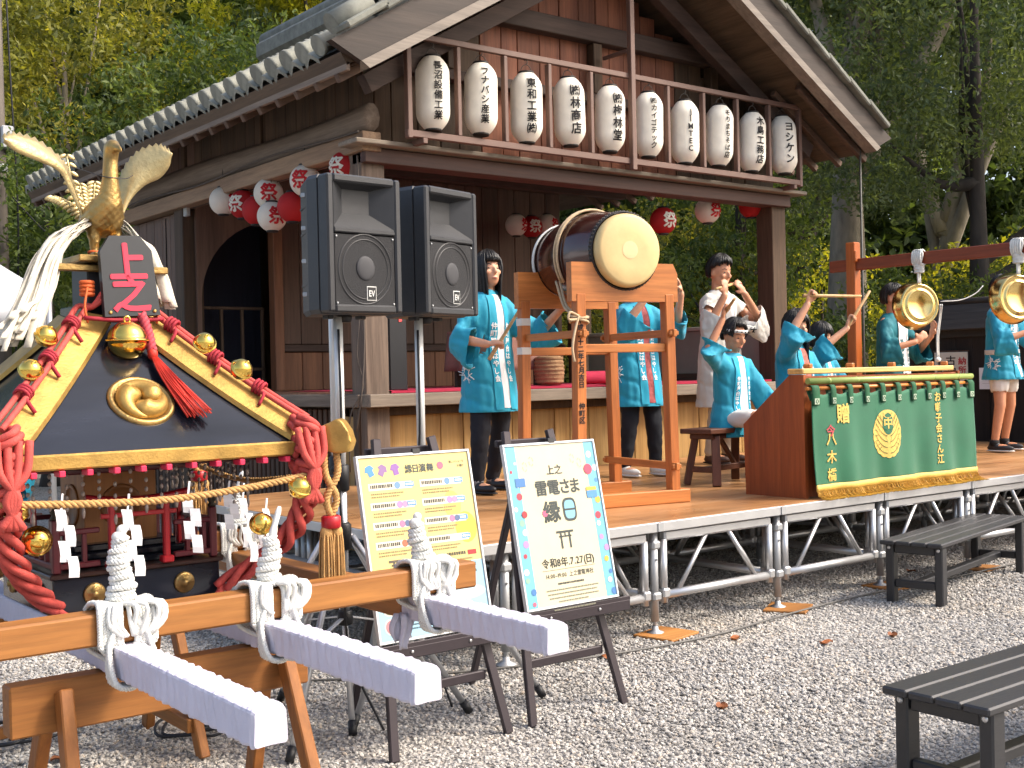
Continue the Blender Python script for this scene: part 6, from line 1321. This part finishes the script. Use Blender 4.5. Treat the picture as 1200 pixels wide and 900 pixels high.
    for i in range(210):                              # loose strands over the shell
        a_=rd.uniform(0,nu-1e-3); i0=int(a_); j1=nv if rd.random()<.8 else rd.randint(nv//2,nv); pth=[]
        ju=rd.uniform(-.8,.8)
        for j in range(1,j1+1,2 if not drop else 3):
            p=G[int(i0+ju*j/nv)%nu][j].lerp(G[(int(i0+ju*j/nv)+1)%nu][j],a_-i0); nrm_=(p-hp(0,.01,.01)).normalized(); pth.append(p+nrm_*(.011+.004*rd.random())*hk)
        e_=G[i0%nu][nv]; pth.append(e_+V((rd.uniform(-.006,.006),rd.uniform(-.006,.006),-rd.uniform(.004,.022 if drop else .010)))*hk)
        if len(pth)>2: q.tube(pth,[.0045*hk]*(len(pth)-1)+[.0012*hk],4)
    if hs=='tied': q.ell(hp(0,.10,.03),(.035*hk,.03*hk,.04*hk))
    obj('hair',q,HAIRM,t)
    if o.get('band'):
        q=B(); q.tube([hp(.083*math.sin(a),.006-.101*math.cos(a),.050+.010*math.cos(a)) for a in np.linspace(0,2*PI,33)],.012*hk,8,False,True,.5); hb=obj('headband',q,WCOT,t)
        q=B()
        for a in np.linspace(-2.6,2.6,15): q.tube([hp(.091*math.sin(a+d_),.006-.110*math.cos(a+d_),.050+.010*math.cos(a)+.006*s) for d_,s in((-.05,-1),(0,.6),(.05,-.6))],.0035*hk,5)
        obj('band_print',q,INK,hb)
    # trousers
    tl=o.get('legwear'); 
    if tl:
        q=B(); m_,short,wd=tl
        for s in(-1,1):
            hp_,kn,an=[V(p) for p in legs[s]]
            if short: taper(q,hp_,hp_.lerp(kn,short*.9),.088*k*wd,.080*k*wd)
            else: taper(q,hp_,kn,.086*k*wd,.068*k*wd); taper(q,kn,an+V((0,0,.02)),.068*k*wd,.050*k*wd)
        q.loft([(V((0,.005,base+z)),(.135*k,0,0),(0,.105*k,0)) for z in(-.06*k,.0,.10*k)],14)
        q=remesh(q,.0125,2,lambda p:.008*mnoise.noise(V((p.x*15,p.y*9,p.z*12)))+.004*mnoise.noise(V((p.x*34,p.y*20,p.z*26))))
        if short:
            ends=[(V(legs[s][0]).lerp(V(legs[s][1]),short*.9+.12),(V(legs[s][1])-V(legs[s][0])).normalized()) for s in(-1,1)]
            q.f=[fc for fc in q.f if not any((q.v[fc[0]]-e_).dot(d_)>-.004 for e_,d_ in ends)]; q.s=[True]*len(q.f)
        obj('shorts' if short else 'trousers',q,m_,t)
    sm=o.get('shoe')
    if sm:
        for s in(-1,1):
            an=V(legs[s][2]); fo=V(o.get('foot',(0,-1,0))).normalized(); F=Matrix((V((fo.y*-1,fo.x,0)),-fo,V((0,0,1)))).transposed(); gz=an.z-.075*k
            q=B(); q.ell(an+fo*.055*k+V((0,0,-.038*k)),(.044*k,.128*k,.034*k),F); q.ell(an+V((0,0,-.018*k)),(.042*k,.055*k,.045*k),F); sh_=obj('shoe',remesh(q,.009,3),sm,t)
            q=B(); q.ell(an+fo*.055*k+V((0,0,-.062*k)),(.047*k,.134*k,.014*k),F); obj('sole',q,o.get('sole',WCOT),sh_)
            if o.get('sock'): q=B(); q.tube([an+V((0,0,-.02*k)),an+V((0,0,.035*k))],.043*k,12); obj('sock',q,o['sock'],sh_)
    # coat
    ct=o.get('coat'); 
    if ct:
        cm,hem=ct; q=B(); hz=Z(hem) if not o.get('sit') else base-.17*k
        cs=[(hz,.222,.178),(hz+.02,.226,.182),(Z(.50) if hz<Z(.49) else hz+.04*k,.200,.150),(Z(.60),.178,.130),(Z(.70),.180,.128),(Z(.76),.196,.118),(Z(.80),.190,.098),(Z(.828),.122,.074),(Z(.845),.066,.060)]
        q.loft([(V((0,.008,z))+sh(z),(rx*k,0,0),(0,ry*k,0)) for z,rx,ry in cs],20)
        for s in(-1,1):
            if s not in arms: continue
            e,w_=V(arms[s][0]),V(arms[s][1]); f=o.get('sleeve',.62); sl=e.lerp(w_,f) ; a0=S0[s]+V((-s*.03*k,0,-.02*k))
            def sec(c,d,r_,dp):
                d=d.normalized(); dn=V((0,0,-1)); dn=dn-d*dn.dot(d)
                dn=dn.normalized() if dn.length>.25 else (V((s,0,0))-d*d.x*s).normalized(); sd=d.cross(dn); return (c+dn*dp*.55,sd*r_,dn*(r_+dp))
            d1=e-a0; d2=sl-e; o.setdefault('_cuff',[]).append((sl,d2.normalized()))
            q.loft([sec(a0,d1,.086*k,.005),sec(a0.lerp(e,.5),d1,.072*k,.022*k),sec(e,(d1.normalized()+d2.normalized()),.066*k,.045*k),sec(e.lerp(sl,.6),d2,.062*k,.070*k),sec(sl,d2,.060*k,.085*k)],14)
        q=remesh(q,.0115,1,lambda p:.012*mnoise.noise(V((p.x*8,p.y*8,p.z*3.0+h)))+.008*mnoise.noise(V((p.x*19,p.y*19,p.z*6)))+.003*mnoise.noise(V((p.x*45,p.y*45,p.z*20)))-.016*max(0,.22-abs(mnoise.noise(V((p.x*6.5+p.z*3,p.y*6.5,p.z*4.5-h)))))*2.2)
        cuts=[(e_,d_) for e_,d_ in o.pop('_cuff')]; kf=[]
        for fc in q.f:
            c_=sum((q.v[i_] for i_ in fc),V())/len(fc)
            kf.append(not(c_.z<hz+.010 or any((c_-e_).length<.15*k and c_.z<e_.z+.065*k and -.010<(c_-e_).dot(d_)<.03 and min((c_-S0[1]).length,(c_-S0[-1]).length)>.125*k for e_,d_ in cuts)))
        q.f=[fc for fc,kk in zip(q.f,kf) if kk]; q.s=[True]*len(q.f)
        ec={}
        for fc in q.f:
            for i_ in range(len(fc)): ky=tuple(sorted((fc[i_],fc[i_-1]))); ec[ky]=ec.get(ky,0)+1
        for vi in {v_ for ky,n_ in ec.items() if n_==1 for v_ in ky}:      # even out the open edges
            p=q.v[vi]
            if p.z<hz+.04: p.z=hz+.014; continue
            for e_,d_ in cuts:
                dd=(p-e_).dot(d_)
                if abs(dd+.014)<.03 and (p-e_).length<.2*k: q.v[vi]=p-d_*(dd+.014); break
        co=obj('coat',q,cm,t); cb=bvh(q)
        def front(x,z,off):
            r_=cb.ray_cast(V((x,-1.2,z)),V((0,1,0))); return (r_[0]+V((0,-off,0))) if r_[0] is not None else V((x,-.10,z))
        zt=Z(.822); ap=o.get('open',.030)
        if o.get('tee'):
            w0,w1=o.get('teew',(.035,.05)); q=B(); q.grid(lambda u,v:front(ln.x*(1-v)*.9+(u-.5)*2*(w0+(w1-w0)*v)*k,zt+.005-(zt-hz-.02)*v*.98,.004),8,26); obj('shirt',q,o['tee'],t)
        if o.get('lapel'):
            lm,tm,txt=o['lapel']
            for s in(-1,1):
                w0,w1=o.get('teew',(.030,.036)); cxf=lambda v:s*((w0+.026)+(w1-w0)*v)*k+ln.x*(1-v)*.9
                q=B(); q.grid(lambda u,v:front(cxf(v)+(u-.5)*.058*k,zt-(zt-hz-.03)*v,.0075),5,26); lp=obj('lapel',q,lm,co)
                sz=o.get('lsz',.046)*k; tb=text(txt,sz,.03,True,1.08); L_=zt-hz-.03; mid=zt-L_*.5
                q=B(); q.add([front(cxf(min(1,max(0,(zt-(mid+p.y))/L_)))+p.x,mid+p.y,.0105+p.z) for p in tb.v],tb.f); obj('lettering',q,tm,lp)
        if o.get('belt'):
            zb=Z(.57); q=B(); q.loft([(V((0,.008,zb+dz_))+sh(zb),(.190*k,0,0),(0,.142*k,0)) for dz_ in(-.022,-.012,.012,.022)],24); obj('sash',q,WCOT,t)
        if o.get('crest'):
            r_=cb.ray_cast(V((-1,.01,Z(.5))),V((1,0,0))); 
            if r_[0] is not None:
                q=B(); c=r_[0]+V((-.006,0,0)); rg=random.Random(int(h*997))
                for i_ in range(14): a=i_*.55+rg.uniform(-.4,.4); q.tube(arc([c+V((0,.05*math.cos(a),.06*math.sin(a))),c+V((-.004,.02*math.cos(a+.6),.03*math.sin(a+.8))),c+V((0,(.05+.04*rg.random())*math.cos(a+1.3),(.04+.06*rg.random())*math.sin(a+1.2)))],3),.0028,4)
                obj('crest_print',q,WT,co)
    return t,o
def stick(label,c,d,L_,back=.3,r0=.013,r1=.0095):
    c=V(c); d=V(d).normalized(); b=B(); b.tube([c-d*L_*back,c-d*L_*back*.9,c+d*L_*(1-back)],[r0*.9,r0,r1],10); solo('drumstick',b,wood('stick_timber','b98e5c','d9b784','Y',8,.5,.05,.08),label,'drumstick','drumsticks in the players hands')
def W(t,p): return Matrix.Translation(t.location)@Matrix.Rotation(t.rotation_euler[2],4,'Z')@V(p)
def stand_legs(k,sp=.10,fy=(0,0)): return {s:((s*.085*k,.0,.50*1.6*k),(s*sp*k,(-.02+fy[s>0]*.5)*k,.27*1.6*k),(s*(sp+.02)*k,(.03+fy[s>0])*k,.078*k)) for s in(-1,1)}
def sit_legs(k,hz,fwd=.38): return {s:((s*.085*k,0,hz-.02),(s*.11*k,-fwd*k,hz+.01),(s*.11*k,-(fwd+.03)*k,.078*k)) for s in(-1,1)}
LP=(LAPEL,WT,'仲町屋台はやし会')
def crowd():
    G='festival musicians in blue coats'
    # woman at the big drum
    t,o=person('woman with long black hair and black leggings standing left of the drum',(4.82,6.39,SZ),R(6),1.60,{-1:((-.28,-.01,1.03),(-.215,-.215,.985),(.7,-.6,.15),(.3,.3,-1),V((.5,-.3,.8))),1:((.27,-.20,1.05),(.27,-.40,1.20),(.1,-.7,.6),(-.4,-.4,-.3),V((0,0,1)))},stand_legs(1.0,.13,(-.05,.12)),dict(hair='long',yaw=-14,nod=-8,coat=(HAPPI,.33),tee=TEE,lapel=LP,legwear=(NAVY,0,1.0),shoe=mat('black_shoe','15151a',.5),sole=mat('black_sole','101012',.6),sock=mat('grey_sock','8a8a8e',.9),skin=SKIN2,group=G,crest=True,sleeve=.55))
    stick('pale drumstick in the hand of the long-haired woman',W(t,o['_g'][-1]),(.42,-.30,.80),.40,.28)
    # player hidden behind the drum
    t,o=person('musician in a blue coat and navy trousers half hidden behind the drum stand',(6.29,6.49,SZ),R(-4),1.56,{-1:((-.25,-.17,1.13),(-.13,-.28,1.33),(.3,-.2,.9),(.6,.3,0),None),1:((.27,-.15,1.14),(.20,-.28,1.36),(-.3,-.1,.9),(-.6,.3,0),None)},stand_legs(.98,.10,(0,-.08)),dict(hair='bob',yaw=10,coat=(HAPPI,.33),tee=mat('floral_red','9a4a4a',.8,0,.5,30),lapel=LP,legwear=(NAVY,0,1.0),shoe=WCOT,skin=SKIN2,group=G,crest=True,sleeve=.40))
    # flute player
    t,o=person('standing man in a white festival coat playing a bamboo flute',(7.56,6.80,SZ),R(8),1.73,{-1:((-.34,-.12,1.14),(-.275,-.235,1.385),(.1,.0,1),(.3,.9,.1),None),1:((.27,-.25,1.14),(.0,-.25,1.405),(-.45,.25,.8),(-.1,.9,.3),None)},stand_legs(1.08,.09),dict(hair='short',yaw=-6,nod=10,coat=(mat('white_coat_cotton','cfcbc2',.8,0,.06,7,.12,250),.27),tee=TEE,lapel=(WCOT,INK,'本町囃子会'),lsz=.060,teew=(.025,.03),legwear=(mat('cream_trousers','b9ad9a',.85,0,.1),0,1.02),shoe=mat('brown_shoe','4a342a',.6),sole=mat('brown_sole','2a1d18',.6),sleeve=.45,group='flute player'))
    fl=thing('bamboo_flute','pale bamboo flute held to the lips of the man in white','flute',(0,0,0),world=True)
    a=W(t,(-.40,-.235,1.435)); c=W(t,(.075,-.150,1.515)); b=B(); b.tube([a,c],.0115,12); obj('tube',b,wood('flute_bamboo','c79c63','e0bd86','X',8,.4,.05,.05),fl); b=B()
    for k in range(7): p=a.lerp(c,.15+.09*k); b.tube([p+V((-.008,-.008,.004)),p+V((-.009,-.009,.005))],.004,6)
    obj('finger_hole',b,CAP,fl); fl.location=(0,0,0)
    # child with raised arm
    k=.86; t,o=person('seated child with a headband and blue coat raising one arm',(6.33,5.60,SZ),R(2),1.38,{-1:((-.29,-.05,.93),(-.20,-.10,1.13),(.15,-.1,1),(.6,-.7,0),V((0,1,0))),1:((.25,-.12,.57),(.19,-.34,.47),(0,-1,-.25),(0,-.3,-1),None)},sit_legs(k,.455),dict(hair='tied',band=True,yaw=-4,nod=16,hip=.455,sit=True,coat=(HAPPI,.3),tee=TEE,teew=(.040,.05),lapel=LP,lsz=.036,legwear=(WCOT,.80,.88),shoe=WCOT,lean=(0,-.02,0),group=G,head=1.06,sleeve=.30))
    stick('drumstick end-on in the raised hand of the child',W(t,o['_g'][-1]),(-.5,-.72,.25),.30,.25)
    # woman in floral shirt
    t,o=person('seated woman in a blue coat over a floral shirt raising a drumstick',(7.07,5.63,SZ),R(4),1.54,{-1:((-.26,-.14,1.03),(-.16,-.22,1.24),(.25,-.15,.9),(.2,-.9,.2),V((1,0,0))),1:((.25,-.10,.60),(.20,-.34,.52),(0,-1,-.2),(0,-.3,-1),None)},sit_legs(.96,.46),dict(hair='long',yaw=-14,nod=4,hip=.46,sit=True,coat=(HAPPI,.3),tee=mat('floral_cotton','b86a5e',.8,0,.75,26),teew=(.045,.06),lapel=LP,lsz=.042,legwear=(NAVY,0,1),shoe=WCOT,skin=SKIN2,group=G,sleeve=.30))
    stick('drumstick pointing right from the fist of the woman in the floral shirt',W(t,o['_g'][-1]),(.80,-.58,-.03),.42,.16)
    # third drummer
    t,o=person('seated dark-haired drummer in blue holding a stick up beside the gong post',(7.58,5.80,SZ),R(4),1.42,{-1:((-.22,-.17,.93),(-.06,-.28,1.08),(.25,-.15,.9),(.3,-.9,.2),V((1,0,0))),1:((.22,-.12,.57),(.18,-.33,.5),(0,-1,-.2),(0,-.3,-1),None)},sit_legs(.89,.44),dict(hair='bob',yaw=4,nod=10,hip=.44,sit=True,coat=(HAPPI,.3),tee=TEE,lapel=LP,lsz=.038,legwear=(NAVY,0,1),shoe=WCOT,skin=SKIN2,group=G,sleeve=.30))
    stick('pale drumstick pointing up beside the gong post',W(t,o['_g'][-1]),(.35,-.40,.85),.34,.25)
    person('person in a blue coat sitting half hidden behind the portable shrine',(2.50,9.62,0),R(-25),1.55,{-1:((-.26,-.10,.72),(-.16,-.30,.62),(.3,-1,0),(0,0,-1),None),1:((.26,-.10,.72),(.16,-.30,.62),(-.3,-1,0),(0,0,-1),None)},sit_legs(.97,.46),dict(hair='short',yaw=0,hip=.46,sit=True,coat=(HAPPI,.3),tee=TEE,lapel=LP,legwear=(NAVY,0,1),shoe=WCOT,group=G))
    # gong players
    person('gong player in a shaded teal coat behind the left gong',(8.72,5.92,SZ),R(8),1.46,{-1:((-.27,-.08,.92),(-.10,-.24,.98),(.6,-.4,.5),(.3,.4,0),None),1:((.27,-.10,.92),(.16,-.26,1.03),(-.1,-.3,.9),(-.6,.2,0),None)},stand_legs(.91,.10),dict(hair='short',yaw=8,coat=(HAPPI_SHADE,.33),tee=TEE,lapel=(WT,HAPPI_SHADE,'仲町屋台はやし会'),lsz=.040,legwear=(NAVY,0,1),shoe=WCOT,group=G,sleeve=.45))
    person('gong player with white shorts and dark sneakers at the right edge',(10.06,5.70,SZ),R(6),1.56,{-1:((-.27,-.10,.98),(-.10,-.26,1.06),(.7,-.5,.5),(.3,-.6,-.5),V((0,0,1))),1:((.26,-.14,1.0),(.18,-.32,1.15),(-.1,-.3,.8),(-.6,.2,0),None)},stand_legs(.975,.13,(0,.04)),dict(hair='short',yaw=8,coat=(HAPPI,.405),belt=True,tee=TEE,lapel=LP,legwear=(WCOT,.62,1.06),shoe=mat('charcoal_sneaker','26272b',.6),sole=WCOT,sock=mat('black_sock','141416',.9),group=G,crest=True,sleeve=.45))
crowd()
